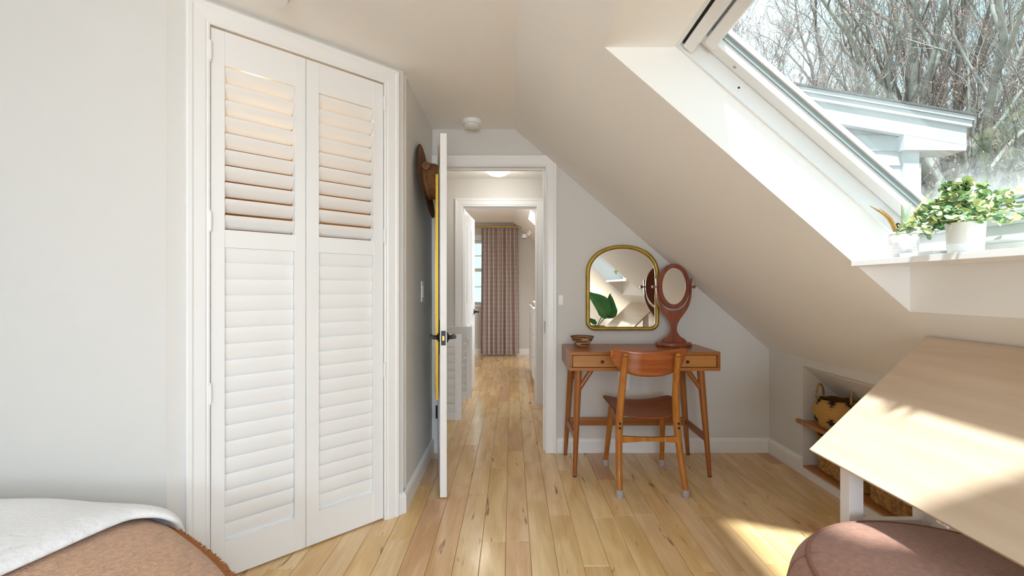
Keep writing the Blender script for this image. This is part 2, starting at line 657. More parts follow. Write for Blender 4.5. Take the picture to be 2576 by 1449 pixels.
YA0, YA1 = 0.62, 1.69
build('ceiling_sloped', slope_mesh(-2.8, 3.49, [(-1.75, -0.61), (YA0, YA1)]), M['ceiling'], kind='structure')
build('ceiling_sloped_far_room', slope_mesh(4.80, 8.45, [(5.75, 6.55)], 0.45, 1.5), M['ceiling'], kind='structure')

# wall with the doorway
DX0, DX1, DZ = -0.51, 0.235, 2.015
b = MB()
b.box((-0.70, 3.37, 0), (DX0 - 0.015, 3.49, CEIL))
b.box((DX0 - 0.015, 3.37, DZ + 0.015), (DX1 + 0.015, 3.49, CEIL))
b.prism([(DX1 + 0.015, 3.37, 0), (1.90, 3.37, 0), (1.90, 3.37, zi(1.90) + 0.05), (DX1 + 0.015, 3.37, CEIL)], (0, 0.12, 0))
build('wall_back', b, M['wall'], kind='structure')
build('wall_entry', MB().box((-0.66, 2.53, 0), (-0.562, 3.37, CEIL)), M['wall'], kind='structure')
build('wall_left', MB().box((-3.4, 1.759, 0), (-1.273, 1.85, CEIL)), M['wall'], kind='structure')

R2 = math.sqrt(0.5)


def CW(s, nn, z):
    """closet face: s metres from its right corner, nn metres proud of the face"""
    return Vector((-0.562 - s * R2 + nn * R2, 2.47 - s * R2 - nn * R2, z))


b = MB()
b.fbox(CW, (-0.0, -0.06, 0), (0.1146 - 0.004, 0, CEIL))
b.fbox(CW, (0.8692 + 0.004, -0.06, 0), (1.005, 0, CEIL))
b.fbox(CW, (0.1106, -0.06, 2.187), (0.8732, 0, CEIL))
build('wall_closet', b, M['wall'], kind='structure')
b = MB()
b.box((-2.05, 1.85, 0), (-1.95, 3.49, CEIL))
b.box((-1.95, 3.37, 0), (-0.70, 3.49, CEIL))
build('wall_closet_interior', b, M['closetin'], kind='structure')

# knee wall with the niche
KX = 1.817
NY0, NY1 = 2.16, 2.979
b = MB()
b.box((KX, -2.8, 0), (KX + 0.02, NY0, 0.74))
b.box((KX, NY1, 0), (KX + 0.02, 3.37, 0.74))
b.prism([(KX, NY0, 0.675), (KX + 0.02, NY0, 0.658), (KX + 0.02, NY0, 0.74), (KX, NY0, 0.74)], (0, NY1 - NY0, 0))
b.box((KX, NY0, 0), (KX + 0.02, NY1, 0.042))
build('wall_right', b, M['wall'], kind='structure')
nich = [(KX + 0.0201, 0.0), (2.58, 0.0), (2.58, 0.02), (KX + 0.0201, 0.658)]
b = MB()
b.prism([(x, NY1, z) for x, z in nich], (0, 0.02, 0))
b.prism([(x, NY0 - 0.02, z) for x, z in nich], (0, 0.02, 0))
b.prism([(KX + .02, NY0, 0.655), (2.58, NY0, 0.015), (2.60, NY0, 0.04), (KX + .02, NY0, 0.69)], (0, NY1 - NY0, 0))
build('wall_niche', b, M['wall'], kind='structure')

# rear of the room: gable wall with an added window for fill light, left outer wall
b = MB()
b.box((-3.4, -2.9, 0), (-0.50, -2.8, CEIL))
b.box((0.56, -2.9, 0), (2.0, -2.8, CEIL))
b.box((-0.50, -2.9, 0), (0.56, -2.8, 0.70))
b.box((-0.50, -2.9, 1.72), (0.56, -2.8, CEIL))
build('wall_rear', b, M['wall'], kind='structure')
build('wall_outer_left', MB().box((-3.5, -2.8, 0), (-3.4, 1.85, CEIL)), M['wall'], kind='structure')
build('added_window_2', MB().box((-0.50, -2.86, 0.70), (0.56, -2.852, 1.72)), M['glass'], kind='structure')
wf = bpy.data.objects['added_window_2']
fr = MB()
for lo, hi in (((-0.50, -2.88, 0.70), (-0.45, -2.82, 1.72)), ((0.51, -2.88, 0.70), (0.56, -2.82, 1.72)), ((-0.45, -2.88, 0.70), (0.51, -2.82, 0.75)),
               ((-0.45, -2.88, 1.67), (0.51, -2.82, 1.72)), ((0.01, -2.88, 0.75), (0.05, -2.82, 1.67))):
    fr.box(lo, hi)
build('added_window_frame', fr, M['white'], wf)

# hall
b = MB()
b.box((-0.86, 3.49, 0), (-0.76, 3.66, 2.245))
b.box((-0.86, 4.47, 0), (-0.76, 4.74, 2.245))
b.box((-0.86, 3.66, 2.02), (-0.76, 4.47, 2.245))
build('wall_hall_left', b, M['wall'], kind='structure')
build('wall_stair', MB().box((-2.2, 3.49, -1.0), (-1.9, 4.74, 2.245)), M['wall'], kind='structure')
build('wall_hall_right', MB().box((0.60, 3.49, 0), (0.70, 4.74, 2.245)), M['wall'], kind='structure')

# wall with the second doorway
FX0, FX1, FZ = -0.486, 0.245, 1.968
b = MB()
b.box((-2.2, 4.74, 0), (FX0 - 0.015, 4.86, 2.4))
b.box((FX0 - 0.015, 4.74, FZ + 0.015), (FX1 + 0.015, 4.86, 2.4))
b.box((FX1 + 0.015, 4.74, 0), (1.9, 4.86, 2.3))
build('wall_far_doorway', b, M['wall'], kind='structure')

# far room
FY = 8.30
WX0, WX1, WZ0, WZ1 = -1.33, -0.33, 0.87, 1.99
b = MB()
b.box((-2.3, FY, 0), (WX0, FY + 0.15, CEIL))
b.box((WX1, FY, 0), (1.9, FY + 0.15, CEIL))
b.box((WX0, FY, 0), (WX1, FY + 0.15, WZ0))
b.box((WX0, FY, WZ1), (WX1, FY + 0.15, CEIL))
build('wall_far', b, M['wall'], kind='structure')
build('wall_far_left', MB().box((-2.3, 4.86, 0), (-2.2, FY, CEIL)), M['wall'], kind='structure')
build('wall_far_right', MB().box((KX, 4.86, 0), (KX + 0.1, FY, 0.74)), M['wall'], kind='structure')

# ---------------------------------------------------------------- trim
PROF = [(0.0, 0.0), (0.0, 0.011), (0.006, 0.014), (0.012, 0.012), (0.018, 0.0155), (0.055, 0.018), (0.062, 0.022), (0.074, 0.023), (0.080, 0.018), (0.080, 0.0)]


def casing(name, fn, a0, a1, zt, kind='structure', sill=None):
    """door casing round an opening a0..a1 in the plane fn(a, proud, z), mitred at the top"""
    root = empty(name, fn((a0 + a1) / 2, 0, 0), kind=kind)
    for side, a, sg in (('left', a0, -1), ('right', a1, 1)):
        m = MB()
        m.loft([[fn(a + sg * w, d, 0) for w, d in PROF], [fn(a + sg * w, d, zt + w) for w, d in PROF]])
        build('side_casing', m, M['white'], root)
    m = MB()
    m.loft([[fn(a0 - w, d, zt + w) for w, d in PROF], [fn(a1 + w, d, zt + w) for w, d in PROF]])
    build('head_casing', m, M['white'], root)
    return root


casing('trim_1', lambda a, d, z: Vector((a, 3.37 - d, z)), DX0, DX1, DZ)
casing('trim_2', lambda a, d, z: CW(a, d, z), 0.1146, 0.8692, 2.184)
casing('trim_3', lambda a, d, z: Vector((a, 4.74 - d, z)), FX0, FX1, FZ)


def jamb(name, x0, x1, zt, y0, y1):
    root = empty(name, ((x0 + x1) / 2, (y0 + y1) / 2, 0), kind='structure')
    build('jamb_board', MB().box((x0 - 0.015, y0, 0), (x0, y1, zt + 0.015)), M['white'], root)
    build('jamb_board', MB().box((x1, y0, 0), (x1 + 0.015, y1, zt + 0.015)), M['white'], root)
    build('head_board', MB().box((x0, y0, zt), (x1, y1, zt + 0.015)), M['white'], root)
    s = MB()
    ym = y0 + 0.045
    s.box((x0, ym, 0), (x0 + 0.012, ym + 0.03, zt))
    s.box((x1 - 0.012, ym, 0), (x1, ym + 0.03, zt))
    s.box((x0 + 0.012, ym, zt - 0.012), (x1 - 0.012, ym + 0.03, zt))
    build('door_stop', s, M['white'], root)
    return root


j1 = jamb('trim_4', DX0, DX1, DZ, 3.368, 3.492)
build('strike_plate', MB().box((DX1 - 0.002, 3.375, 0.84), (DX1 + 0.001, 3.41, 0.925)), M['black'], j1, label='black strike plate')
jamb('trim_5', FX0, FX1, FZ, 4.738, 4.862)

BP = [(0, 0), (0.016, 0), (0.016, 0.082), (0.012, 0.094), (0.006, 0.102), (0, 0.104)]


def baseboard(name, p, q, nrm):
    p, q, nrm = Vector(p), Vector(q), Vector(nrm).normalized()
    m = MB()
    m.loft([[p + nrm * d + Vector((0, 0, z)) for d, z in BP], [q + nrm * d + Vector((0, 0, z)) for d, z in BP]])
    return build(name, m, M['white'], kind='structure')


baseboard('baseboard_back', (DX1 + 0.08, 3.37, 0), (KX, 3.37, 0), (0, -1, 0))
baseboard('baseboard_entry', (-0.562, 2.463, 0), (-0.562, 3.37, 0), (1, 0, 0))
baseboard('baseboard_closet', CW(-0.007, 0, 0), CW(0.0346, 0, 0), (1, -1, 0))
baseboard('baseboard_right', (KX, NY1 + 0.0, 0), (KX, 3.37, 0), (-1, 0, 0))
baseboard('baseboard_right_near', (KX, -2.8, 0), (KX, NY0, 0), (-1, 0, 0))
baseboard('baseboard_left', (-3.4, 1.759, 0), (-1.273, 1.759, 0), (0, -1, 0))
baseboard('baseboard_far', (-2.2, FY, 0), (KX, FY, 0), (0, -1, 0))
baseboard('baseboard_hall', (FX1 + 0.08, 4.74, 0), (0.60, 4.74, 0), (0, -1, 0))
build('trim_6', MB().box((KX - 0.016, NY0, 0), (KX, NY1, 0.043)), M['white'], kind='structure')

# ---------------------------------------------------------------- closet doors with louvres
def slat_ring(fn, s, zc, w, th, tilt):
    """slat cross-section: outer edge up; tilt from the vertical"""
    pts = []
    for k in range(10):
        a = 2 * PI * k / 10
        u = math.cos(a) * w / 2
        v = math.sin(a) * th / 2
        nn = u * math.sin(tilt) + v * math.cos(tilt)
        zz = u * math.cos(tilt) - v * math.sin(tilt)
        pts.append(fn(s, nn - 0.020, zc + zz))
    return pts


def louvre_leaf(name, fn, s0, s1, st0, st1, z0, z1, zl0, zm0, zm1, zl1, n_lo, n_up, t_lo, t_up, depth=0.034, proud=0.0, cat=None, label=None, kind='structure', group=None):
    root = empty(name, fn((s0 + s1) / 2, -0.02, z0), label, cat, kind=kind, group=group)
    build('stile', MB().fbox(fn, (s0, proud - depth, z0), (s0 + st0, proud, z1)), M['white'], root, bevel=0.002)
    build('stile', MB().fbox(fn, (s1 - st1, proud - depth, z0), (s1, proud, z1)), M['white'], root, bevel=0.002)
    rails = [(z0, zl0), (zl1, z1)]
    if n_up:
        rails.append((zm0, zm1))
    for a, c in rails:
        build('rail', MB().fbox(fn, (s0 + st0, proud - depth + 0.003, a), (s1 - st1, proud - 0.002, c)), M['white'], root)
    for n_, a, c, t in ((n_lo, zl0, zm0, t_lo), (n_up, zm1, zl1, t_up)):
        if not n_:
            continue
        pitch = (c - a) / n_
        me = None
        for k in range(n_):
            zc = a + (k + 0.5) * pitch
            m = MB()
            w = pitch * (1.05 if t > 0.4 else (1.12 if n_up else 0.955))
            m.loft([slat_ring(fn, s0 + st0 + 0.001, zc, w, 0.010, t), slat_ring(fn, s1 - st1 - 0.001, zc, w, 0.010, t)])
            if me is None:
                o = build('slat', m, M['white'], root, smooth=60)
                me = o
            else:
                o2 = me.copy()
                COL.objects.link(o2)
                o2.parent = root
                o2.location = me.location + Vector((0, 0, k * pitch))
    return root


r = louvre_leaf('door_2', CW, 0.1160, 0.4970, 0.0532, 0.0576, 0.008, 2.178, 0.150, 1.322, 1.392, 2.043, 18, 10, math.radians(8), math.radians(42))
l = louvre_leaf('door_3', CW, 0.4990, 0.8650, 0.0471, 0.0490, 0.008, 2.178, 0.150, 1.322, 1.392, 2.043, 18, 10, math.radians(8), math.radians(42))
setp(r, 'right leaf of the white louvred closet door', 'door')
setp(l, 'left leaf of the white louvred closet door', 'door')
for root, s in ((r, 0.1146), (l, 0.8692)):
    for z in (2.08, 1.42, 0.75):
        h = MB()
        c = CW(s, 0.010, z)
        h.tube([c - Vector((0, 0, 0.035)), c + Vector((0, 0, 0.035))], 0.0065, 10)
        h.tube([c - Vector((0, 0, 0.041)), c - Vector((0, 0, 0.036))], 0.005, 8)
        h.tube([c + Vector((0, 0, 0.036)), c + Vector((0, 0, 0.041))], 0.005, 8)
        build('hinge', h, M['white2'], root, smooth=50)
# warm bulb inside the closet
bulb = MB()
bulb.lathe([(0.004, -0.055), (0.02, -0.045), (0.028, -0.02), (0.022, 0.005), (0.012, 0.02)], (-1.35, 2.45, 2.10), 16)
build('closet_bulb', bulb, emit('warm_bulb', (1.0, 0.62, 0.25), 6.0), smooth=180, label='warm light bulb glowing inside the louvred closet', cat='light bulb')
lamp('closet_glow', 'POINT', (-1.30, 2.40, 1.95), 6.0, (1.0, 0.66, 0.30), radius=0.05)

# ---------------------------------------------------------------- open bedroom door
HC = Vector((-0.5045, 3.352, 0))
EC = Vector((-0.3765, 2.618, 0))
du = (EC - HC).normalized()
DL = (EC - HC).length
dn = Vector((-du.y, du.x, 0))      # points to the doorway side (+x)
if dn.x < 0:
    dn = -dn


def DF(a, nn, z):
    """door frame: a from hinge, nn out of the doorway-side face centre plane"""
    return HC + du * a + dn * nn + Vector((0, 0, z))


d1 = empty('door_1', HC, 'white bedroom door standing open, seen edge-on', 'door', kind='structure')
build('door_leaf', MB().fbox(DF, (0, -0.0185, 0.010), (DL, 0.0185, 2.010)), M['white'], d1, bevel=0.002)
for sg in (-1, 1):
    m = MB()
    for z0_, z1_ in ((0.25, 0.78), (0.98, 1.85)):
        for a0_, a1_ in ((0.11, 0.34), (0.41, 0.64)):
            lo, hi = sorted((sg * 0.0185, sg * 0.0205))
            m.fbox(DF, (a0_, lo, z0_), (a1_, hi, z1_))
    build('door_panel', m, M['white'], d1)
    hz = 0.884
    ha = DL - 0.06
    m = MB()
    ro = [DF(ha, sg * nn, hz) for nn in (0.0185, 0.024, 0.029, 0.036, 0.060)]
    m.tube(ro, [0.033, 0.032, 0.022, 0.012, 0.011], 18)
    lv = [DF(ha + 0.012, sg * 0.062, hz), DF(ha - 0.02, sg * 0.064, hz), DF(ha - 0.07, sg * 0.066, hz + 0.001), DF(ha - 0.115, sg * 0.063, hz)]
    m.tube(lv, [0.011, 0.012, 0.010, 0.008], 12)
    build('lever_handle', m, M['black'], d1, smooth=50, label='black lever handle')
lp = build('latch_plate', MB().fbox(DF, (DL - 0.0005, -0.0125, 0.845), (DL + 0.0012, 0.0125, 0.925)), M['black'], d1, label='black latch plate')
build('latch_bolt', MB().fbox(DF, (DL, -0.006, 0.872), (DL + 0.008, 0.005, 0.897)), M['brass'], lp)
for z in (0.29, 1.08, 1.78):
    m = MB()
    c = DF(-0.003, -0.024, z)
    m.tube([c - Vector((0, 0, 0.045)), c + Vector((0, 0, 0.045))], 0.008, 10)
    m.fbox(DF, (0.0, -0.0205, z - 0.045), (0.03, -0.0185, z + 0.045))
    build('hinge', m, M['black'], d1, smooth=50, label='black hinge')

# long mirror hung on the back of that door
om = empty('door_mirror', DF(DL - 0.25, -0.03, 0.53), 'tall gold-framed mirror hung on the back of the open door', 'mirror')
a0, a1, z0_, z1_ = DL - 0.43, DL - 0.07, 0.53, 1.80
m = MB()
for q in (((a0, -0.041, z0_), (a0 + 0.018, -0.026, z1_)), ((a1 - 0.018, -0.041, z0_), (a1, -0.026, z1_)), ((a0 + .018, -0.041, z0_), (a1 - .018, -0.026, z0_ + 0.018)),
          ((a0 + .018, -0.041, z1_ - 0.018), (a1 - .018, -0.026, z1_))):
    m.fbox(DF, *q)
build('frame', m, M['gold'], om)
build('mirror_glass', MB().fbox(DF, (a0 + 0.018, -0.034, z0_ + 0.018), (a1 - 0.018, -0.031, z1_ - 0.018)), M['mirror'], om)
for a, zt in ((a1 - 0.03, 1.97), (a0 + 0.05, 1.93)):
    m = MB()
    m.tube([DF(a, -0.0275, 1.79), DF(a, -0.0275, zt), DF(a, -0.019, zt)], 0.0018, 6)
    build('hanger_wire', m, M['brass'], om)

# ---------------------------------------------------------------- straw hat on the wall
hat = empty('straw_hat', (-0.52, 2.87, 1.60), 'brown straw hat hanging on the wall behind the open door', 'hat')
hc = Vector((-0.535, 2.865, 1.80))


def hat_ring(r, ax, n_=40, wob=0.0):
    out = []
    for k in range(n_):
        a = 2 * PI * k / n_
        rr = r * (1 + 0.04 * math.cos(2 * a))
        dz = rr * math.cos(a)
        dy = rr * math.sin(a) * 0.9
        # brim droops away from the wall at the bottom
        dx = ax + wob * (0.35 - 0.9 * math.cos(a)) + 0.03 * max(0, -math.cos(a)) * (r / 0.2)
        out.append(hc + Vector((dx, dy, dz)))
    return out


m = MB()
m.loft([hat_ring(0.205, -0.004, wob=0.022), hat_ring(0.208, 0.002, wob=0.022), hat_ring(0.15, 0.006, wob=0.01), hat_ring(0.105, 0.010)], False, False)
build('brim', m, M['straw'], hat, smooth=70)
m = MB()
m.tube(hat_ring(0.207, 0.0, wob=0.022), 0.004, 6, closed=True)
build('brim_binding', m, M['strawdark'], hat, smooth=60)
m = MB()
m.loft([hat_ring(0.106, 0.008), hat_ring(0.104, 0.035), hat_ring(0.100, 0.075), hat_ring(0.090, 0.100), hat_ring(0.070, 0.112), hat_ring(0.045, 0.100), hat_ring(0.015, 0.094)], False, True)
build('crown', m, M['straw'], hat, smooth=60)
m = MB()
m.loft([hat_ring(0.108, 0.010), hat_ring(0.1065, 0.040)], False, False)
build('hat_band', m, M['leather'], hat, smooth=70, solid=0.003)
m = MB()
m.lathe([(0.002, -0.012), (0.024, -0.010), (0.026, 0.0), (0.024, 0.010), (0.002, 0.012)], hc + Vector((0.035, -0.09, 0.07)), 16, 'y')
build('bow', m, M['leather'], hat, smooth=50)

# wall plates
def plate(name, c, nx, label, w=0.072, h=0.115, rocker=1):
    c = Vector(c)
    nx = Vector(nx)
    side = Vector((-nx.y, nx.x, 0))

    def fn(a, d, z):
        return c + side * a + nx * d + Vector((0, 0, z))
    root = empty(name, c, label, 'switch' if rocker else 'outlet')
    build('cover_plate', MB().fbox(fn, (-w / 2, 0, -h / 2), (w / 2, 0.006, h / 2)), M['white2'], root, bevel=0.002)
    if rocker:
        for k in range(rocker):
            zc = (k - (rocker - 1) / 2) * h * 0.34
            hh = h * 0.28 if rocker == 1 else h * 0.15
            build('rocker', MB().fbox(fn, (-w * 0.23, 0.006, zc - hh), (w * 0.23, 0.009, zc + hh)), M['white2'], root, bevel=0.001)
    else:
        for zc in (-0.022, 0.022):
            build('socket', MB().fbox(fn, (-0.017, 0.006, zc - 0.015), (0.017, 0.008, zc + 0.015)), M['white2'], root, bevel=0.001)
    return root


plate('light_switch', (-0.562, 2.985, 1.138), (1, 0, 0), 'white rocker light switch on the wall below the straw hat', 0.078, 0.13)
plate('wall_switch', (0.344, 3.37, 1.075), (0, -1, 0), 'small white switch plate between the doorway casing and the mirror', 0.034, 0.068, 2)
plate('wall_outlet', (0.79, 3.37, 0.502), (0, -1, 0), 'white outlet plate on the wall under the desk', 0.082, 0.125, 0)

# smoke alarm and the fixture cut by the top of the photograph
def alarm(name, x, y, r, label, cat):
    root = empty(name, (x, y, CEIL - 0.045), label, cat)
    m = MB()
    m.lathe([(r * 0.98, 0.045), (r, 0.030), (r * 0.93, 0.020), (r * 0.82, 0.016)], (x, y, CEIL - 0.045), 36)
    build('base', m, M['white2'], root, smooth=40)
    m = MB()
    m.lathe([(r * 0.80, 0.018), (r * 0.78, 0.008), (r * 0.62, 0.0), (0.004, 0.0)], (x, y, CEIL - 0.046), 36)
    build('cover', m, M['white2'], root, smooth=40)
    m = MB()
    m.lathe([(r * 0.785, 0.0155), (r * 0.82, 0.0145)], (x, y, CEIL - 0.045), 36, cap0=False, cap1=False)
    build('vent_slot', m, M['dark'], root)


alarm('smoke_alarm', -0.269, 3.19, 0.066, 'round white smoke alarm on the ceiling above the doorway', 'smoke alarm')
alarm('ceiling_alarm', -0.885, 1.795, 0.05, 'round white fixture at the top edge above the closet door', 'smoke alarm')

# ---------------------------------------------------------------- skylight
win = empty('window_1', SL(1.146, 1.12, 0.2), 'large white roof window with bare trees behind it', 'window', kind='structure')
A0, A1 = 0.593, 1.70


def slat4(a0, a1, y0, y1, n0, n1, w):
    """four members of a frame, each one box"""
    return [((a0, y0, n0), (a1, y0 + w, n1)), ((a0, y1 - w, n0), (a1, y1, n1)), ((a0, y0 + w, n0), (a0 + w, y1 - w, n1)), ((a1 - w, y0 + w, n0), (a1, y1 - w, n1))]


for q in slat4(A0, A1, YA0, YA1, 0.165, 0.31, 0.012):
    build('frame_board', MB().fbox(SL, *q), M['blind'], win)
for q in slat4(A0 + 0.012, A1 - 0.012, YA0 + 0.014, YA1 - 0.014, 0.222, 0.290, 0.052):
    build('sash_rail', MB().fbox(SL, *q), M['blind'], win, bevel=0.003)
for q in slat4(A0 + 0.060, A1 - 0.060, YA0 + 0.062, YA1 - 0.062, 0.250, 0.268, 0.010):
    build('glazing_bead', MB().fbox(SL, *q), M['alu'], win)
for q in slat4(A0 + 0.068, A1 - 0.068, YA0 + 0.070, YA1 - 0.070, 0.268, 0.285, 0.010):
    build('glazing_bar', MB().fbox(SL, *q), M['blind'], win)
build('glass_pane', MB().fbox(SL, (A0 + 0.062, YA0 + 0.064, 0.2695), (A1 - 0.062, YA1 - 0.064, 0.2715)), M['glassfog'], win)
# ventilation bar and blind cassette at the head
build('vent_bar', MB().fbox(SL, (A0 + 0.022, YA0 + 0.02, 0.170), (A0 + 0.062, YA1 - 0.02, 0.222)), M['blind'], win, bevel=0.004)
build('blind_cassette', MB().fbox(SL, (A0 + 0.070, YA0 + 0.07, 0.195), (A0 + 0.112, YA1 - 0.07, 0.248)), M['blind'], win, bevel=0.006)
build('vent_slot', MB().fbox(SL, (A0 + 0.013, YA0 + 0.014, 0.185), (A0 + 0.020, YA1 - 0.014, 0.222)), M['dark'], win)
for a in (0.80, 1.62):
    m = MB()
    m.tube([SL(a, YA1 - 0.012 - 0.028, 0.222), SL(a, YA1 - 0.040, 0.2195)], [0.006, 0.005], 12)
    build('screw', m, M['alu'], win)
for a, r_ in ((0.86, 0.004), (1.60, 0.009)):
    m = MB()
    c = SL(a, YA1 - 0.0118, 0.195)
    m.tube([c, c - Vector((0, 0.001, 0))], r_, 12)
    build('bore_hole', m, M['dark'], win)
hd = MB()
hd.tube(spline([SL(A1 - 0.03, 1.13, 0.21), SL(A1 - 0.03, 1.13, 0.17), SL(A1 - 0.028, 1.10, 0.155), SL(A1 - 0.028, 1.0, 0.152)], 6), 0.006, 8)
build('handle', hd, M['white2'], win, smooth=60)

sill = build('window_sill', MB().box((1.200, YA0, 1.236), (1.409, YA1 - 0.001, 1.256)), M['white'], bevel=0.002, label='white shelf board under the roof window holding the potted plants', cat='shelf')
tray = MB()
tray.box((1.235, 1.40, 1.2565), (1.32, 1.52, 1.260))
tray.box((1.235, 1.40, 1.260), (1.240, 1.52, 1.270))
tray.box((1.315, 1.40, 1.260), (1.320, 1.52, 1.270))
tray.box((1.240, 1.40, 1.260), (1.315, 1.405, 1.270))
tray.box((1.240, 1.515, 1.260), (1.315, 1.52, 1.270))
build('plant_tray', tray, M['white2'], label='low white tray between the two pots on the window shelf', cat='tray')

# added unseen skylight behind the camera for fill light, and the far room's: frame and pane
for name, y0_, y1_, hd_, ft_ in (('added_window_3', -1.75, -0.61, 0.593, 1.70), ('window_4', 5.75, 6.55, 0.45, 1.5)):
    w_ = empty(name, SL((hd_ + ft_) / 2, (y0_ + y1_) / 2, 0.2), kind='structure')
    for q in slat4(hd_, ft_, y0_, y1_, 0.17, 0.30, 0.05):
        build('sash_rail', MB().fbox(SL, *q), M['blind'], w_)
    build('glass_pane', MB().fbox(SL, (hd_ + 0.05, y0_ + 0.05, 0.269), (ft_ - 0.05, y1_ - 0.05, 0.271)), M['glass'], w_)

# ---------------------------------------------------------------- plants on the shelf
aloe = empty('aloe_plant', (1.278, 1.560, 1.2565), 'spiky aloe with brown tips in a white can on the window shelf', 'plant')
pc = Vector((1.278, 1.560, 1.2565))
m = MB()
prof = [(0.040, 0.0), (0.0415, 0.003)]
for k in range(4):
    z = 0.012 + k * 0.009
    prof += [(0.0415, z), (0.0400, z + 0.003), (0.0415, z + 0.006)]
prof += [(0.0415, 0.078), (0.0432, 0.080), (0.0432, 0.085), (0.040, 0.085), (0.040, 0.072)]
m.lathe(prof, pc, 40)
build('can', m, M['can'], aloe, smooth=35)
m = MB()
m.lathe([(0.0395, 0.0), (0.0395, 0.006), (0.001, 0.008)], pc + Vector((0, 0, 0.067)), 24)
build('soil', m, M['soil'], aloe)
tips = [((-0.012, 0.00), (-0.100, 0.012, 0.175), 0.011, 1), ((-0.004, 0.01), (-0.062, 0.02, 0.168), 0.007, 1), ((0.0, -0.005), (-0.012, -0.01, 0.175), 0.013, 0),
        ((0.012, 0.004), (0.028, 0.0, 0.182), 0.012, 0), ((0.016, -0.006), (0.072, -0.03, 0.170), 0.014, 1), ((0.018, 0.008), (0.098, 0.0, 0.222), 0.008, 1),
        ((0.01, -0.016), (0.045, -0.06, 0.13), 0.010, 0)]
for (bx, by), (tx, ty, tz), r_, dry in tips:
    p0 = pc + Vector((bx, by, 0.068))
    p3 = pc + Vector((tx, ty, tz))
    mid = (p0 + p3) / 2 + Vector((-(tx - bx) * 0.14, 0, 0.012))
    pts = spline([p0, mid, p3], 6)
    mm = MB()
    mm.tube(pts, [r_ * (1 - 0.93 * (i / (len(pts) - 1)) ** 1.5) for i in range(len(pts))], 8, flat=0.45)
    build('leaf', mm, M['aloedry' if dry else 'aloe'], aloe, smooth=60)

euc = empty('eucalyptus_plant', (1.285, 1.352, 1.2565), 'bushy pale green leafy plant in a cream pot on the window shelf', 'plant')
ec = Vector((1.285, 1.352, 1.2565))
m = MB()
m.lathe([(0.034, 0.0), (0.039, 0.002), (0.0405, 0.028)], ec, 36, cap1=False)
build('pot_base', m, M['can'], euc, smooth=40, label='white lower band of the pot')
m = MB()
m.lathe([(0.0405, 0.028), (0.0435, 0.088), (0.040, 0.088), (0.038, 0.065)], ec, 36, cap0=False)
build('pot', m, M['pot'], euc, smooth=40)
rnd = random.Random(3)
stems = []
for k in range(40):
    a = rnd.uniform(0, 2 * PI)
    lean = rnd.uniform(0.15, 1.0)
    L = rnd.uniform(0.10, 0.175)
    p0 = ec + Vector((0.018 * math.cos(a), 0.018 * math.sin(a), 0.080))
    up = 1.05 - 1.12 * lean
    tip = p0 + Vector((math.cos(a) * lean * L * 0.85, math.sin(a) * lean * L * 1.0, L * up * 0.9))
    if tip.x > 1.40:
        tip.x = 1.40 - rnd.uniform(0, 0.02)
    mid = (p0 + tip) / 2 + Vector((0, 0, 0.035))
    stems.append(spline([p0, mid, tip], 5))
sm = MB()
for st in stems:
    sm.tube(st, 0.0013, 4)
build('stems', sm, M['stem'], euc)
leafmb = {'leafA': [], 'leafB': [], 'leafC': []}


def leaf_geo(c, d, nv, L, wd):
    d = d.normalized()
    s_ = d.cross(nv).normalized()
    nv = s_.cross(d).normalized()
    pts = [c]
    for t, ww in ((0.3, 0.85), (0.62, 1.0), (0.88, 0.6)):
        pts.append(c + d * L * t + s_ * wd * ww / 2 + nv * 0.12 * L * (1 - abs(2 * t - 1)))
    pts.append(c + d * L)
    for t, ww in ((0.88, 0.6), (0.62, 1.0), (0.3, 0.85)):
        pts.append(c + d * L * t - s_ * wd * ww / 2 + nv * 0.12 * L * (1 - abs(2 * t - 1)))
    mid = c + d * L * 0.5 - nv * 0.05 * L
    pts.append(mid)
    return pts, [(0, 1, 8), (1, 2, 8), (2, 3, 8), (3, 4, 8), (4, 5, 8), (5, 6, 8), (6, 7, 8), (7, 0, 8)]


nleaf = 0
for st in stems:
    for i in range(2, len(st)):
        for side in (0, 1, 2):
            if rnd.random() < 0.12:
                continue
            nleaf += 1
            key = rnd.choices(('leafA', 'leafB', 'leafC'), (0.5, 0.22, 0.28))[0]
            d = Vector((rnd.uniform(-1, 1), rnd.uniform(-1, 1), rnd.uniform(-0.5, 0.8)))
            nv = Vector((rnd.uniform(-.6, .6), rnd.uniform(-1, .2), rnd.uniform(0.2, 1)))
            L = rnd.uniform(0.014, 0.024)
            c0 = st[i] + Vector((rnd.uniform(-.004, .004), rnd.uniform(-.004, .004), rnd.uniform(-.004, .004)))
            leafmb[key].append(leaf_geo(c0, d, nv, L, L * 0.95))
for key, lst in leafmb.items():
    for k, (vs, fs) in enumerate(lst):
        if k % 4 == 0:      # the larger outer leaves stand alone, the small ones fill in
            b = MB()
            b.add(vs, fs)
            build('leaf', b, M[key], euc, smooth=180, recalc=False)
    b = MB()
    for k, (vs, fs) in enumerate(lst):
        if k % 4:
            b.add(vs, fs)
    build('small_leaves', b, M[key], euc, smooth=180, recalc=False, kind='stuff')

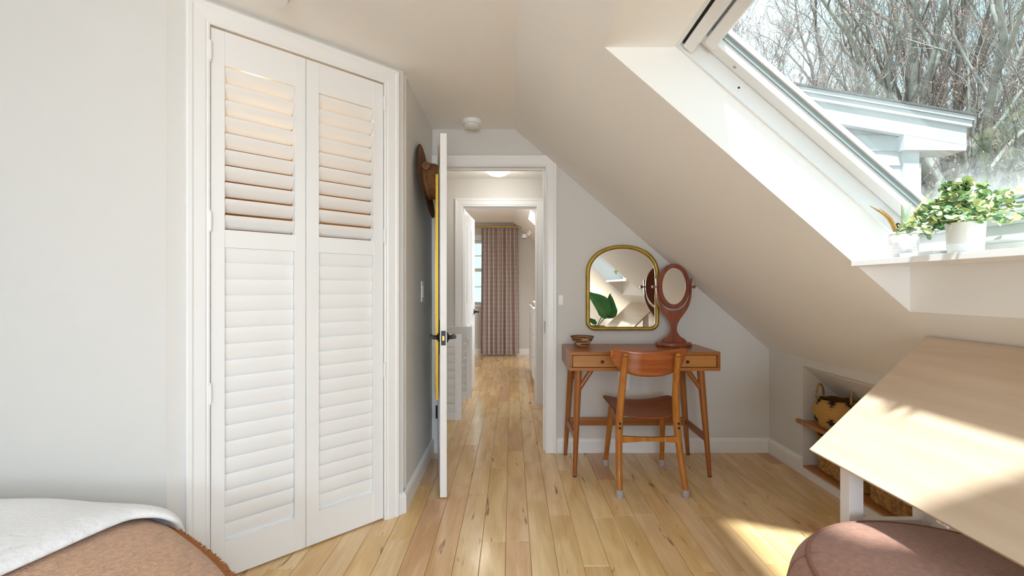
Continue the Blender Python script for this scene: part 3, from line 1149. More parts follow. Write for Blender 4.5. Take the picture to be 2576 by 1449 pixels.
# ---------------------------------------------------------------- desk
DK0, DK1, DYF, DYB, DZT, DZB = 0.351, 1.279, 2.924, 3.352, 0.768, 0.651
desk = empty('writing_desk', ((DK0 + DK1) / 2, (DYF + DYB) / 2, 0), 'acorn-brown wooden writing desk with two drawers against the back wall', 'desk')
t = 0.020
build('tabletop', MB().box((DK0, DYF, DZT - t), (DK1, DYB, DZT)), M['desk'], desk, bevel=0.0025)
build('bottom_panel', MB().box((DK0, DYF, DZB), (DK1, DYB, DZB + t)), M['desk'], desk, bevel=0.0025)
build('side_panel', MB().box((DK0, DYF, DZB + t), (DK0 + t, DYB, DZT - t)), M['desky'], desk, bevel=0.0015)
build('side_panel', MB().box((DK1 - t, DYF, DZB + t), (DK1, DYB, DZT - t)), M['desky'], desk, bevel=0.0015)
build('back_panel', MB().box((DK0 + t, DYB - 0.012, DZB + t), (DK1 - t, DYB, DZT - t)), M['desk'], desk)
mid = (DK0 + DK1) / 2
build('divider', MB().box((mid - 0.008, DYF + 0.02, DZB + t), (mid + 0.008, DYB - 0.012, DZT - t)), M['desk'], desk)
for x0, x1, kx in ((DK0 + t + 0.003, mid - 0.002, 0.553), (mid + 0.002, DK1 - t - 0.003, 1.075)):
    d = build('drawer', MB().box((x0, DYF + 0.006, DZB + t + 0.003), (x1, DYF + 0.30, DZT - t - 0.003)), M['drawer'], desk, bevel=0.001)
    m = MB()
    m.lathe([(0.004, 0.0), (0.004, -0.008), (0.0085, -0.010), (0.0095, -0.016), (0.007, -0.021), (0.001, -0.022)], (kx, DYF + 0.006, 0.708), 16, 'y')
    build('knob', m, M['black'], d, smooth=50, label='small black knob')


def leg(name, root, top, bot, r0, r1, mt, n_=14):
    m = MB()
    top, bot = Vector(top), Vector(bot)
    k = 8
    m.tube([top.lerp(bot, i / k) for i in range(k + 1)], [r0 + (r1 - r0) * (i / k) ** 1.3 for i in range(k + 1)], n_)
    return build(name, m, mt, root, smooth=50)


LG = {}
for nm, tx, ty, bx, by in (('fl', 0.412, 2.965, 0.386, 2.935), ('fr', 1.172, 2.965, 1.216, 2.935), ('bl', 0.412, 3.300, 0.372, 3.325), ('br', 1.172, 3.300, 1.226, 3.325)):
    LG[nm] = (Vector((tx, ty, DZB)), Vector((bx, by, 0.0)))
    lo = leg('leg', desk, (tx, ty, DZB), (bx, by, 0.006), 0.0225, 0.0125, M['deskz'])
    m = MB()
    m.tube([Vector((bx, by, 0.008)), Vector((bx, by, 0.0))], 0.0115, 12)
    build('foot_pad', m, M['dark'], lo)


def on(nm, z):
    a, c = LG[nm]
    return a.lerp(c, (DZB - z) / DZB)


def bar(root, name, p, q, w, h, mt, bevel=0.003):
    p, q = Vector(p), Vector(q)
    d = (q - p).normalized()
    side = d.cross(Vector((0, 0, 1)))
    side = side.normalized() if side.length > 1e-4 else Vector((1, 0, 0))
    up = side.cross(d).normalized()
    m = MB()
    m.loft([[p + side * (sx * w / 2) + up * (sz * h / 2) for sx, sz in ((-1, -1), (1, -1), (1, 1), (-1, 1))],
            [q + side * (sx * w / 2) + up * (sz * h / 2) for sx, sz in ((-1, -1), (1, -1), (1, 1), (-1, 1))]])
    return build(name, m, mt, root, bevel=bevel)


for nm, dx in (('fl', 0.085), ('fr', -0.085), ('bl', 0.085), ('br', -0.085)):
    a = on(nm, 0.52)
    m = MB()
    m.tube([a, Vector((LG[nm][0].x + dx, LG[nm][0].y, DZB + 0.004))], 0.0145, 10)
    build('brace', m, M['deskz'], desk, smooth=50)
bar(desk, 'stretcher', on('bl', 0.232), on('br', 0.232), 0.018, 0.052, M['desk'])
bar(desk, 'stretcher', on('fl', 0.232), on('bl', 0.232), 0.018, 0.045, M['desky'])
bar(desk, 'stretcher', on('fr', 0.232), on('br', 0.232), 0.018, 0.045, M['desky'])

# woven bowl on the desk
bc = Vector((0.470, 3.19, DZT + 0.0005))
m = MB()
prof = []
N = 26
for i in range(N + 1):
    tt = i / N
    rr = 0.036 + 0.042 * tt ** 0.85 + 0.0012 * math.sin(tt * 2 * PI * 8.5)
    prof.append((rr, 0.068 * tt))
inn = [(r_ - 0.006, z + 0.001) for r_, z in reversed(prof[3:])]
full = [(0.002, 0.0)] + prof + [(prof[-1][0] - 0.003, 0.070)] + inn + [(0.002, 0.008)]
m.lathe(full, bc, 48, cap0=True, cap1=True)
pal = [(0.36, 0.17, 0.05), (0.42, 0.22, 0.08), (0.09, 0.03, 0.025), (0.55, 0.42, 0.30), (0.12, 0.04, 0.03), (0.40, 0.20, 0.06), (0.10, 0.035, 0.03), (0.45, 0.26, 0.09), (0.16, 0.05, 0.05)]
vc = []
for r_, z in full:
    for k in range(48):
        i = int(z / 0.068 * 8.5)
        cc = pal[min(i, 8)]
        if (i in (2, 4, 6)) and math.sin(k / 48 * 2 * PI * 3 + i) > 0.55:
            cc = pal[3]
        vc.append(cc)
build('woven_bowl', m, M['vcol'], smooth=60, vcol=vc, label='small striped coiled-fibre bowl on the left of the desk', cat='bowl')

# arched wall mirror
wm = empty('arched_mirror', (0.775, 3.36, 0.861), 'arched mirror in a brushed gold frame on the wall above the desk', 'mirror')


def arch(x0, x1, z0, z1, rb, ah, inset):
    x0, x1, z0, z1 = x0 + inset, x1 - inset, z0 + inset, z1 - inset
    rb = max(rb - inset, 0.02)
    pts = []
    for k in range(9):
        a = PI + k / 8 * PI / 2
        pts.append((x0 + rb + rb * math.cos(a), z0 + rb + rb * math.sin(a)))
    for k in range(9):
        a = 1.5 * PI + k / 8 * PI / 2
        pts.append((x1 - rb + rb * math.cos(a), z0 + rb + rb * math.sin(a)))
    cx, hw = (x0 + x1) / 2, (x1 - x0) / 2
    hh = ah - inset * 0.7
    for k in range(33):
        a = k / 32 * PI
        ca, sa = math.cos(a), math.sin(a)
        ex = 2 / 2.15
        pts.append((cx + hw * math.copysign(abs(ca) ** ex, ca), z1 - hh + hh * abs(sa) ** ex))
    return pts


MX0, MX1, MZ0, MZ1 = 0.519, 1.031, 0.861, 1.462
rings = []
for ins, yy in ((0.0, 3.369), (0.0, 3.340), (0.004, 3.334), (0.014, 3.331), (0.022, 3.334), (0.027, 3.342), (0.027, 3.355)):
    rings.append([(x, yy, z) for x, z in arch(MX0, MX1, MZ0, MZ1, 0.062, 0.20, ins)])
m = MB()
m.loft(rings, True, False)
build('frame', m, M['goldframe'], wm, smooth=50)
pts = arch(MX0, MX1, MZ0, MZ1, 0.062, 0.20, 0.026)
m = MB()
m.prism([(x, 3.350, z) for x, z in pts], (0, 0.004, 0))
build('mirror_glass', m, M['mirror'], wm)

# oval vanity mirror on the desk
vx, vy, vz = 1.085, 3.20, DZT
vm_ = empty('vanity_mirror', (vx, vy, vz), 'oval swivel mirror on a mahogany stand on the right of the desk', 'mirror')
m = MB()
m.loft([[Vector((vx + r_ * 1.0 * math.cos(a), vy + r_ * 0.62 * math.sin(a), vz + h_)) for a in [2 * PI * k / 40 for k in range(40)]]
        for r_, h_ in ((0.114, 0.0005), (0.120, 0.007), (0.120, 0.020), (0.114, 0.028), (0.05, 0.030))])
build('base', m, M['vanity'], vm_, smooth=50)
oc = Vector((vx, vy, vz + 0.404))
half = [(0.084, 0.028), (0.083, 0.034), (0.070, 0.050), (0.040, 0.070), (0.022, 0.100), (0.019, 0.125), (0.024, 0.150), (0.040, 0.182), (0.062, 0.212), (0.085, 0.245), (0.104, 0.285),
        (0.114, 0.325), (0.118, 0.365), (0.119, 0.400), (0.121, 0.455)]
inner = [(0.113, 0.455), (0.111, 0.400), (0.108, 0.365), (0.103, 0.335), (0.092, 0.300), (0.075, 0.272), (0.052, 0.252), (0.026, 0.242), (0.0, 0.239)]
out_r = [(p_.x, p_.y) for p_ in spline([(a, c, 0) for a, c in half], 4)]
in_r = [(p_.x, p_.y) for p_ in spline([(a, c, 0) for a, c in inner], 4)]
poly = out_r + in_r + [(-a, c) for a, c in reversed(in_r[:-1])] + [(-a, c) for a, c in reversed(out_r)]
m = MB()
m.prism([(vx + a, vy - 0.009, vz + c) for a, c in poly], (0, 0.018, 0))
build('yoke_stand', m, M['vanity'], vm_, bevel=0.003)


def ell(rx, rz, y, n_=48):
    return [Vector((oc.x + rx * math.cos(2 * PI * k / n_), y, oc.z + rz * math.sin(2 * PI * k / n_))) for k in range(n_)]


m = MB()
RX, RZ = 0.1075, 0.151
m.loft([ell(RX, RZ, vy + 0.008), ell(RX, RZ, vy - 0.004), ell(RX - 0.004, RZ - 0.004, vy - 0.009), ell(RX - 0.026, RZ - 0.026, vy - 0.009), ell(RX - 0.029, RZ - 0.029, vy - 0.006), ell(RX - 0.029, RZ - 0.029, vy)], True, False)
build('oval_frame', m, M['vanity'], vm_, smooth=40)
m = MB()
m.loft([ell(RX - 0.0285, RZ - 0.0285, vy - 0.0035), ell(RX - 0.0285, RZ - 0.0285, vy - 0.0015)])
build('mirror_glass', m, M['mirror'], vm_)
for sg in (-1, 1):
    m = MB()
    z = vz + 0.400
    m.lathe([(0.004, 0.095), (0.005, 0.128), (0.011, 0.131), (0.0125, 0.138), (0.009, 0.145), (0.001, 0.146)] if sg > 0 else
            [(0.004, -0.095), (0.005, -0.128), (0.011, -0.131), (0.0125, -0.138), (0.009, -0.145), (0.001, -0.146)], (vx, vy, z), 16, 'x')
    build('pivot_knob', m, M['vanity'], vm_, smooth=50)

# ---------------------------------------------------------------- chair, its back to the camera
chair = empty('dining_chair', (0.79, 2.88, 0), 'brown bentwood chair with a curved backrest, drawn up to the desk', 'chair')
for sg, bx, tx in ((-1, 0.598, 0.617), (1, 0.965, 0.903)):
    pts = spline([(bx, 2.648, 0.03), (bx + (tx - bx) * 0.25, 2.690, 0.22), (bx + (tx - bx) * 0.55, 2.700, 0.42), (bx + (tx - bx) * 0.85, 2.655, 0.62), (tx, 2.595, 0.792)], 5)
    n_ = len(pts)
    rr = [0.0150 + 0.0065 * math.sin(min(1, (i / (n_ - 1)) * 1.6) * PI / 2) - 0.004 * max(0, (i / (n_ - 1) - 0.6) / 0.4) for i in range(n_)]
    m = MB()
    m.tube(pts, rr, 14)
    top = pts[-1]
    m.lathe([(rr[-1], -0.001), (rr[-1] * 0.9, 0.006), (rr[-1] * 0.6, 0.012), (0.001, 0.015)], top, 14, cap0=False)
    lg = build('rear_leg', m, M['chairz'], chair, smooth=60)
    m = MB()
    m.lathe([(0.021, 0.0), (0.0225, 0.004), (0.0205, 0.028), (0.0185, 0.040), (0.015, 0.041)], (bx, 2.646, 0.0), 18)
    build('foot_cap', m, M['rubber'], lg, smooth=40, label='grey felt foot cap')
    for z in (0.398, 0.372):
        m = MB()
        f_ = (0.792 - z) / 0.76
        xx = bx + (tx - bx) * (1 - f_) * 0.96
        m.lathe([(0.0065, 0.004), (0.0065, -0.0015), (0.005, -0.003), (0.001, -0.003)], (xx, 2.700 - 0.0205, z), 14, 'y')
        build('bolt', m, M['black'], lg, label='black bolt head')
for bx, tx in ((0.612, 0.640), (0.979, 0.965)):
    m = MB()
    pts = [Vector((tx, 3.055, 0.415)).lerp(Vector((bx, 3.118, 0.03)), i / 6) for i in range(7)]
    m.tube(pts, [0.0205 - 0.0065 * (i / 6) for i in range(7)], 14)
    lg = build('front_leg', m, M['chairz'], chair, smooth=60)
    m = MB()
    m.lathe([(0.0205, 0.0), (0.022, 0.004), (0.020, 0.028), (0.018, 0.040), (0.0145, 0.041)], (bx, 3.118, 0.0), 18)
    build('foot_cap', m, M['rubber'], lg, smooth=40, label='grey felt foot cap')
bar(chair, 'side_rail', (0.612, 2.700, 0.385), (0.640, 3.06, 0.392), 0.020, 0.048, M['desky'])
bar(chair, 'side_rail', (0.946, 2.700, 0.385), (0.965, 3.06, 0.392), 0.020, 0.048, M['desky'])
bar(chair, 'front_rail', (0.64, 3.05, 0.392), (0.965, 3.05, 0.392), 0.020, 0.042, M['chairx'])
# arched rear stretcher
rings = []
for i in range(13):
    u = i / 12
    x = 0.612 + (0.950 - 0.612) * u
    zt = 0.326 - 0.008 * math.sin(u * PI)
    zb = 0.286 + 0.010 * math.sin(u * PI)
    rings.append([(x, 2.682, zb), (x, 2.706, zb), (x, 2.706, zt), (x, 2.682, zt)])
m = MB()
m.loft(rings)
build('rear_stretcher', m, M['chairz'], chair, bevel=0.003)
# seat: shallow saddle of bent ply
NX, NYs = 16, 14
sv, sf = [], []
for j in range(NYs + 1):
    v = j / NYs
    y = 2.700 + 0.425 * v
    hw0 = 0.170 + 0.062 * (v ** 0.7)
    if v < 0.25:
        hw0 *= 0.55 + 0.45 * math.sin((v / 0.25) * PI / 2) ** 0.6
    if v > 0.9:
        hw0 *= 1 - 0.18 * ((v - 0.9) / 0.1) ** 2
    for i in range(NX + 1):
        u = -1 + 2 * i / NX
        cx = 0.79 + 0.02 * v
        z = 0.418 + 0.018 * v + 0.020 * u * u * (0.35 + v) - 0.018 * math.sin(v * PI) * (1 - u * u)
        if v > 0.85:
            z -= 0.012 * ((v - 0.85) / 0.15) ** 2
        sv.append((cx + hw0 * u, y, z + 0.005))
for j in range(NYs):
    for i in range(NX):
        a = j * (NX + 1) + i
        sf.append((a, a + 1, a + NX + 2, a + NX + 1))
m = MB()
m.add(sv, sf)
build('seat', m, M['chairseat'], chair, smooth=60, solid=0.011, sub=1)
# backrest: curved plate
NB = 24
sv, sf = [], []
NV = 8
cxb = 0.758
for i in range(NB + 1):
    u = -1 + 2 * i / NB
    x = cxb + 0.215 * u
    zt = 0.815 + 0.016 * u * u - 0.030 * max(0, abs(u) - 0.9) / 0.1 * (abs(u) > 0.9)
    zb = 0.672 + 0.078 * abs(u) ** 2.6 + 0.058 * max(0.0, (abs(u) - 0.80) / 0.20) ** 2
    if abs(u) > 0.9:
        zt = 0.815 + 0.016 * u * u - 0.030 * ((abs(u) - 0.9) / 0.1) ** 2
    for j in range(NV + 1):
        w = j / NV
        z = zb + (zt - zb) * w
        y = 2.610 + 0.052 * u * u + 0.030 * (0.80 - z) / 0.13 * 0.6
        sv.append((x, y, z))
for i in range(NB):
    for j in range(NV):
        a = i * (NV + 1) + j
        sf.append((a, a + 1, a + NV + 2, a + NV + 1))
m = MB()
m.add(sv, sf)
build('backrest', m, M['chairx'], chair, smooth=60, solid=0.011)

# ---------------------------------------------------------------- tilted work table
LX, LZ, HX, HZ = 1.080, 0.574, 1.507, 0.987
TY0, TY1 = 0.66, 1.735
tb = Vector((HX - LX, 0, HZ - LZ)).normalized()
tn_ = Vector((-tb.z, 0, tb.x))


def TB(a, y, nn):
    return Vector((LX, y, LZ)) + tb * a + tn_ * nn


TL = math.hypot(HX - LX, HZ - LZ)
table = empty('drafting_table', (1.28, 1.2, 0), 'white-legged work table with a steeply tilted pale wooden top under the skylight', 'table')
build('tilted_top', MB().fbox(TB, (0, TY0, -0.014), (TL - 0.004, TY1, 0.0)), M['board'], table, bevel=0.002)
for x0 in (1.143, 1.395):
    for y0 in (0.74, 1.615):
        zt = LZ + (x0 + 0.0 - LX) * tb.z / tb.x - 0.022
        m = MB()
        zt2 = LZ + (x0 + 0.048 - LX) * tb.z / tb.x - 0.022
        m.loft([[(x0, y0, 0), (x0 + .048, y0, 0), (x0 + .048, y0 + .048, 0), (x0, y0 + .048, 0)], [(x0, y0, zt), (x0 + .048, y0, zt2), (x0 + .048, y0 + .048, zt2), (x0, y0 + .048, zt)]])
        build('leg', m, M['white'], table, bevel=0.002)
for y0 in (0.75, 1.625):
    build('cross_rail', MB().box((1.191, y0, 0.30), (1.395, y0 + 0.025, 0.37)), M['white'], table)
build('back_rail', MB().box((1.405, 0.788, 0.30), (1.43, 1.60, 0.37)), M['white'], table)
for y0 in (1.215, 1.195):
    build('clip', MB().fbox(TB, (-0.003, y0, -0.022), (0.02, y0 + 0.010, -0.0145)), M['pot'], table, label='small cream clip under the edge')

# pouf beside it
px, py = 1.16, 1.185
pouf = empty('pouf', (px, py, 0), 'round brown upholstered pouf with piping in front of the tilted table', 'pouf')
prof = [(0.30, 0.0), (0.36, 0.004), (0.395, 0.03), (0.414, 0.09), (0.420, 0.18), (0.418, 0.28), (0.406, 0.345), (0.382, 0.385), (0.335, 0.412), (0.25, 0.428), (0.12, 0.436), (0.01, 0.438)]
pp = [(v.x, v.y) for v in spline([(a, c, 0) for a, c in prof], 4)]
m = MB()
m.lathe(pp, (px, py, 0), 64)
build('cushion', m, M['pouf'], pouf, smooth=180)
for r_, z in ((0.362, 0.400), (0.404, 0.055)):
    m = MB()
    m.tube([(px + r_ * math.cos(2 * PI * k / 72), py + r_ * math.sin(2 * PI * k / 72), z) for k in range(72)], 0.006, 8, closed=True)
    build('piping', m, M['piping'], pouf, smooth=60)
for k in range(6):
    a = 2 * PI * k / 6 + 0.55
    pts = [(px + r_ * 1.001 * math.cos(a), py + r_ * 1.001 * math.sin(a), z + 0.0005) for r_, z in pp[8:33]]
    m = MB()
    m.tube(pts, 0.003, 6)
    build('seam', m, M['piping'], pouf, smooth=60)

# ---------------------------------------------------------------- niche shelf and baskets
sh = build('niche_shelf', MB().prism([(KX - 0.025, NY0 + 0.002, 0.314), (2.19, NY0 + 0.002, 0.314), (2.19, NY0 + 0.002, 0.336), (KX - 0.025, NY0 + 0.002, 0.336)], (0, NY1 - NY0 - 0.004, 0)), M['shelfwood'],
           bevel=0.003, label='upper pine shelf board in the knee-wall niche', cat='shelf')
build('shelf_horn', MB().box((KX - 0.025, NY1 - 0.002, 0.314), (KX, NY1 + 0.035, 0.336)), M['shelfwood'], sh)
build('niche_floor_board', MB().box((KX, NY0 + 0.002, 0.043), (2.50, NY1 - 0.002, 0.055)), M['shelfwood'], label='lower pine board at the bottom of the niche', cat='shelf')


def rect_ring(cx, cy, hx, hy, z, r_, n_=40):
    out = []
    for k in range(n_):
        a = 2 * PI * k / n_
        ca, sa = math.cos(a), math.sin(a)
        e = 2 / 5.0
        out.append(Vector((cx + hx * math.copysign(abs(ca) ** e, ca), cy + hy * math.copysign(abs(sa) ** e, sa), z)))
    return out


def rect_basket(cx, cy, hx, hy, z0, h_, label):
    root = empty('storage_basket', (cx, cy, z0), label, 'basket', group='rectangular baskets in the niche')
    rr = []
    rowsn = 15
    for i in range(rowsn * 4 + 1):
        tt = i / (rowsn * 4)
        bulge = 0.003 * abs(math.sin(tt * PI * rowsn)) + 0.006 * tt - 0.012 * max(0, 0.1 - tt) / 0.1
        rr.append(rect_ring(cx, cy, hx + bulge, hy + bulge, z0 + h_ * tt, 0.03))
    m = MB()
    rr2 = [rect_ring(cx, cy, hx - 0.006, hy - 0.006, z0 + h_ * t_, 0.03) for t_ in (1.0, 0.9, 0.15)]
    m.loft(rr + rr2, True, True)
    build('body', m, M['rattan'], root, smooth=50)
    m = MB()
    rim = rect_ring(cx, cy, hx + 0.004, hy + 0.004, z0 + h_, 0.03, 60)
    m.tube(rim, 0.007, 8, closed=True)
    build('rim', m, M['rattan'], root, smooth=60)
    m = MB()
    m.loft([rect_ring(cx, cy, hx - 0.008, hy - 0.008, z0 + h_ * 0.86, 0.03), rect_ring(cx, cy, hx * 0.4, hy * 0.4, z0 + h_ * 0.93, 0.03)])
    build('contents', m, mat('grey_cloth', (0.30, 0.27, 0.27), 0.9), root, smooth=60)
    return root


rect_basket(1.985, 2.735, 0.135, 0.195, 0.0555, 0.215, 'rectangular seagrass basket at the far end of the lower niche')
rect_basket(1.965, 2.345, 0.115, 0.150, 0.0555, 0.170, 'rectangular seagrass basket at the near end of the lower niche')

bb = empty('belly_basket', (1.900, 2.79, 0.3365), 'belly basket with black diamond pattern and two loop handles on the niche shelf', 'basket')
bcn = Vector((1.900, 2.79, 0.3365))
prof = [(0.072, 0.0), (0.092, 0.015), (0.110, 0.045), (0.120, 0.080), (0.122, 0.105), (0.112, 0.135), (0.100, 0.158), (0.093, 0.172)]
pp = [(v.x, v.y) for v in spline([(a, c, 0) for a, c in prof], 6)]
pp = [(r_ + 0.0022 * math.sin(i * 1.55), z) for i, (r_, z) in enumerate(pp)]
inn = [(r_ - 0.007, z) for r_, z in reversed(pp[8:])]
full = [(0.002, 0.0)] + pp + inn + [(0.002, 0.03)]
NS = 96
m = MB()
m.lathe(full, bcn, NS)
vc = []
for qi, (r_, z) in enumerate(full):
    for k in range(NS):
        u = (k / NS * 7 + 0.18) % 1.0
        w = (z / 0.172 * 1.5 + 0.05) % 1.0
        base = (0.55, 0.32, 0.10) if qi % 2 else (0.46, 0.25, 0.07)
        dd = abs(u - 0.5) + abs(w - 0.5)
        if dd < 0.21:
            base = (0.035, 0.022, 0.02)
        elif dd < 0.34 and qi % 3 == 0:
            base = (0.05, 0.03, 0.02)
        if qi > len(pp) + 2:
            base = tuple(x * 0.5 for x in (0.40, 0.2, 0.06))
        vc.append(base)
build('body', m, M['vcol'], bb, smooth=60, vcol=vc)
for sy in (-1, 1):
    m = MB()
    pts = []
    cy_ = bcn.y + sy * 0.0
    for k in range(21):
        a = PI * k / 20
        ang = math.radians(-60 if sy < 0 else 120)
        base = Vector((bcn.x + 0.094 * math.cos(ang), bcn.y + 0.094 * math.sin(ang), bcn.z + 0.165))
        tang = Vector((-math.sin(ang), math.cos(ang), 0))
        pts.append(base + tang * (0.043 * math.cos(a)) + Vector((0, 0, 0.082 * math.sin(a))))
    m.tube(pts, [0.0065 + 0.0012 * math.sin(k * 2.2) for k in range(21)], 8)
    build('handle', m, M['rattan'], bb, smooth=60)

# ---------------------------------------------------------------- bed with coverlet and quilt
OUT = spline([(-3.2, 1.600, 0), (-2.2, 1.600, 0), (-1.45, 1.600, 0), (-1.16, 1.565, 0), (-0.93, 1.425, 0), (-0.735, 1.265, 0), (-0.635, 1.13, 0), (-0.59, 0.92, 0), (-0.585, 0.5, 0), (-0.585, -0.2, 0),
              (-0.62, -0.50, 0), (-0.80, -0.62, 0), (-2.2, -0.62, 0), (-3.2, -0.62, 0)], 8)
bed = empty('bed', (-1.9, 0.5, 0), 'bed under a tan coverlet in the lower left corner', 'bed')
for lx, ly in ((-3.1, 1.48), (-3.1, -0.5), (-1.1, 1.35), (-0.85, -0.5)):
    build('leg', MB().box((lx, ly, 0), (lx + 0.06, ly + 0.06, 0.16)), M['deskz'], bed)


def inset_ring(ins, z, wave=0.0):
    out = []
    for i, p_ in enumerate(OUT):
        a = OUT[max(i - 1, 0)]
        c = OUT[min(i + 1, len(OUT) - 1)]
        t_ = (c - a).normalized()
        nin = Vector((t_.y, -t_.x, 0))
        q = p_ + nin * (ins - wave * math.sin(i * 0.9))
        out.append(Vector((max(q.x, -3.2), q.y, z)))
    return out


m = MB()
m.loft([inset_ring(0.03, 0.16), inset_ring(0.03, 0.40), inset_ring(0.08, 0.43)], True, True)
build('mattress', m, M['quilt'], bed, smooth=50)

cov = empty('coverlet', (-1.9, 0.5, 0.14), 'tan woollen coverlet with a fringed edge over the foot of the bed', 'blanket')
rings = [inset_ring(-0.025, 0.14, 0.012), inset_ring(-0.018, 0.22, 0.008), inset_ring(-0.008, 0.32, 0.003), inset_ring(0.004, 0.375), inset_ring(0.030, 0.415), inset_ring(0.075, 0.442), inset_ring(0.15, 0.455), inset_ring(0.30, 0.460),
         [Vector((max(-3.2, min(p_.x, -1.3)), 0.5, 0.462)) for p_ in OUT]]
m = MB()
m.loft(rings, False, False, closed=False)
build('cloth', m, M['throw'], cov, smooth=180)
# fringe along the hem at the diagonal corner
rnd = random.Random(11)
fm = MB()
edge = [p_ for p_ in inset_ring(0.012, 0.385) if -1.15 < p_.x < -0.5 and p_.y > 0.9]
edge = spline(edge, 14)
em = MB()
em.tube(edge, 0.010, 6)
build('hem', em, M['fringe'], cov, smooth=60)
for i in range(len(edge) - 1):
    for k in range(3):
        p0 = edge[i].lerp(edge[i + 1], rnd.random())
        d = Vector((rnd.uniform(0.3, 1), rnd.uniform(0.2, 1), rnd.uniform(-0.4, 0.5))).normalized()
        fm.tube([p0, p0 + d * 0.010, p0 + d * 0.019 + Vector((rnd.uniform(-.004, .004), rnd.uniform(-.004, .004), -0.003))], [0.0032, 0.0028, 0.001], 4)
build('fringe', fm, M['fringe'], cov, kind='stuff')

# quilt folded back over it


def y_out(x):
    best = None
    for i in range(len(OUT) - 1):
        a, c = OUT[i], OUT[i + 1]
        if a.y > 0.9 and c.y > 0.9 and a.x <= x <= c.x and c.x > a.x:
            return a.y + (c.y - a.y) * (x - a.x) / (c.x - a.x)
    return 1.60


prof = [(1.628, 0.22), (1.626, 0.30), (1.620, 0.37), (1.604, 0.415), (1.570, 0.450), (1.52, 0.474), (1.45, 0.487), (1.36, 0.492), (1.2, 0.494), (1.0, 0.495), (0.7, 0.496), (0.3, 0.496), (-0.2, 0.496), (-0.6, 0.49)]
prof = [(v.x, v.y) for v in spline([(a, c, 0) for a, c in prof], 3)]
rnd = random.Random(5)
grid = []
NXq = 34
for (y, z) in prof:
    row = []
    if y > 1.47:
        f_ = min(1.0, (y - 1.47) / 0.12)
        xb = -1.135 + 0.085 * f_
    else:
        xb = -1.135 - (1.47 - y) * 0.24
    for i in range(NXq + 1):
        u = (i / NXq) ** 0.6
        x = -3.2 + (xb + 3.2) * u
        wgt = max(0.0, min(1.0, (y - 1.05) / 0.45))
        yy = y + (y_out(x) - 1.60) * wgt
        zz = z + 0.006 * math.sin(x * 5 + y * 3) * (z > 0.44) + 0.004 * math.sin(x * 17 - y * 11) * (z > 0.44)
        # soft roll at the folded edge
        e = (xb - x)
        if e < 0.05:
            zz += 0.004 - 0.016 * (1 - e / 0.05) ** 2
        row.append(Vector((x, yy, zz)))
    grid.append(row)
m = MB()
m.loft(grid, False, False, closed=False)
build('quilt', m, M['quilt'], smooth=180, solid=0.022, label='white quilt folded back over the tan coverlet on the bed', cat='quilt', sub=1)

# ---------------------------------------------------------------- big-leaved plant seen only in the mirror
bp = empty('alocasia_plant', (1.13, 0.28, 0), 'big-leaved green plant in a basket, seen in the arched mirror', 'plant')
m = MB()
pr = [(0.105, 0.0), (0.125, 0.05)]
for i in range(40):
    pr.append((0.13 + 0.02 * math.sin(i / 39 * PI) + 0.003 * (i % 2), 0.05 + 0.60 * i / 39))
pr += [(0.125, 0.65), (0.12, 0.60), (0.002, 0.60)]
m.lathe(pr, (1.13, 0.28, 0), 32)
build('basket', m, M['rattan'], bp, smooth=50)


def big_leaf(root, base, tip_dir, up, L, wd):
    tip_dir = Vector(tip_dir).normalized()
    s_ = tip_dir.cross(Vector(up)).normalized()
    nv = s_.cross(tip_dir).normalized()
    rows_ = []
    prof_ = [(-0.18, 0.30), (-0.08, 0.72), (0.05, 0.95), (0.2, 1.0), (0.4, 0.88), (0.6, 0.66), (0.8, 0.36), (0.93, 0.14), (1.0, 0.01)]
    for t_, w_ in prof_:
        r_ = []
        for k in range(-4, 5):
            u = k / 4
            back = 0.10 * abs(u) if t_ < 0 else 0
            r_.append(base + tip_dir * L * (t_ + back * 0) + s_ * wd / 2 * w_ * u + nv * (0.10 * wd * abs(u) - 0.25 * L * max(0, t_) ** 2) + nv * 0.008 * math.sin(t_ * 22 + abs(u) * 6))
        rows_.append(r_)
    m = MB()
    m.loft(rows_, False, False, closed=False)
    build('leaf', m, M['bigleaf'], root, smooth=180, solid=0.002)
    q = MB()
    q.tube([r_[4] + nv * 0.001 for r_ in rows_], [0.005 * (1 - i / 9) + 0.001 for i in range(9)], 6)
    build('midrib', q, M['stem'], root)


for base, d, up, L, wd in (((1.26, 0.32, 0.84), (-0.50, 0.25, 0.62), (0.3, 1, 0.55), 0.38, 0.30), ((1.34, 0.24, 0.80), (-0.12, 0.1, 1.0), (-0.5, 0.8, 0.1), 0.28, 0.20), ((1.10, 0.36, 0.70), (-0.7, 0.3, 0.35), (0.2, 0.8, 0.5), 0.16, 0.08)):
    bse = Vector(base)
    big_leaf(bp, bse, d, up, L, wd)
    m = MB()
    m.tube(spline([(1.13, 0.28, 0.60), (Vector((1.13, 0.28, 0.60)) + bse) / 2 + Vector((0, 0, 0.04)), bse], 5), 0.007, 8)
    build('stalk', m, M['stem'], bp, smooth=60)

# ---------------------------------------------------------------- hall: half doors, light
def hall_frame(y):
    def fn(s, nn, z):
        return Vector((-0.752 + s, y - nn, z))
    return fn


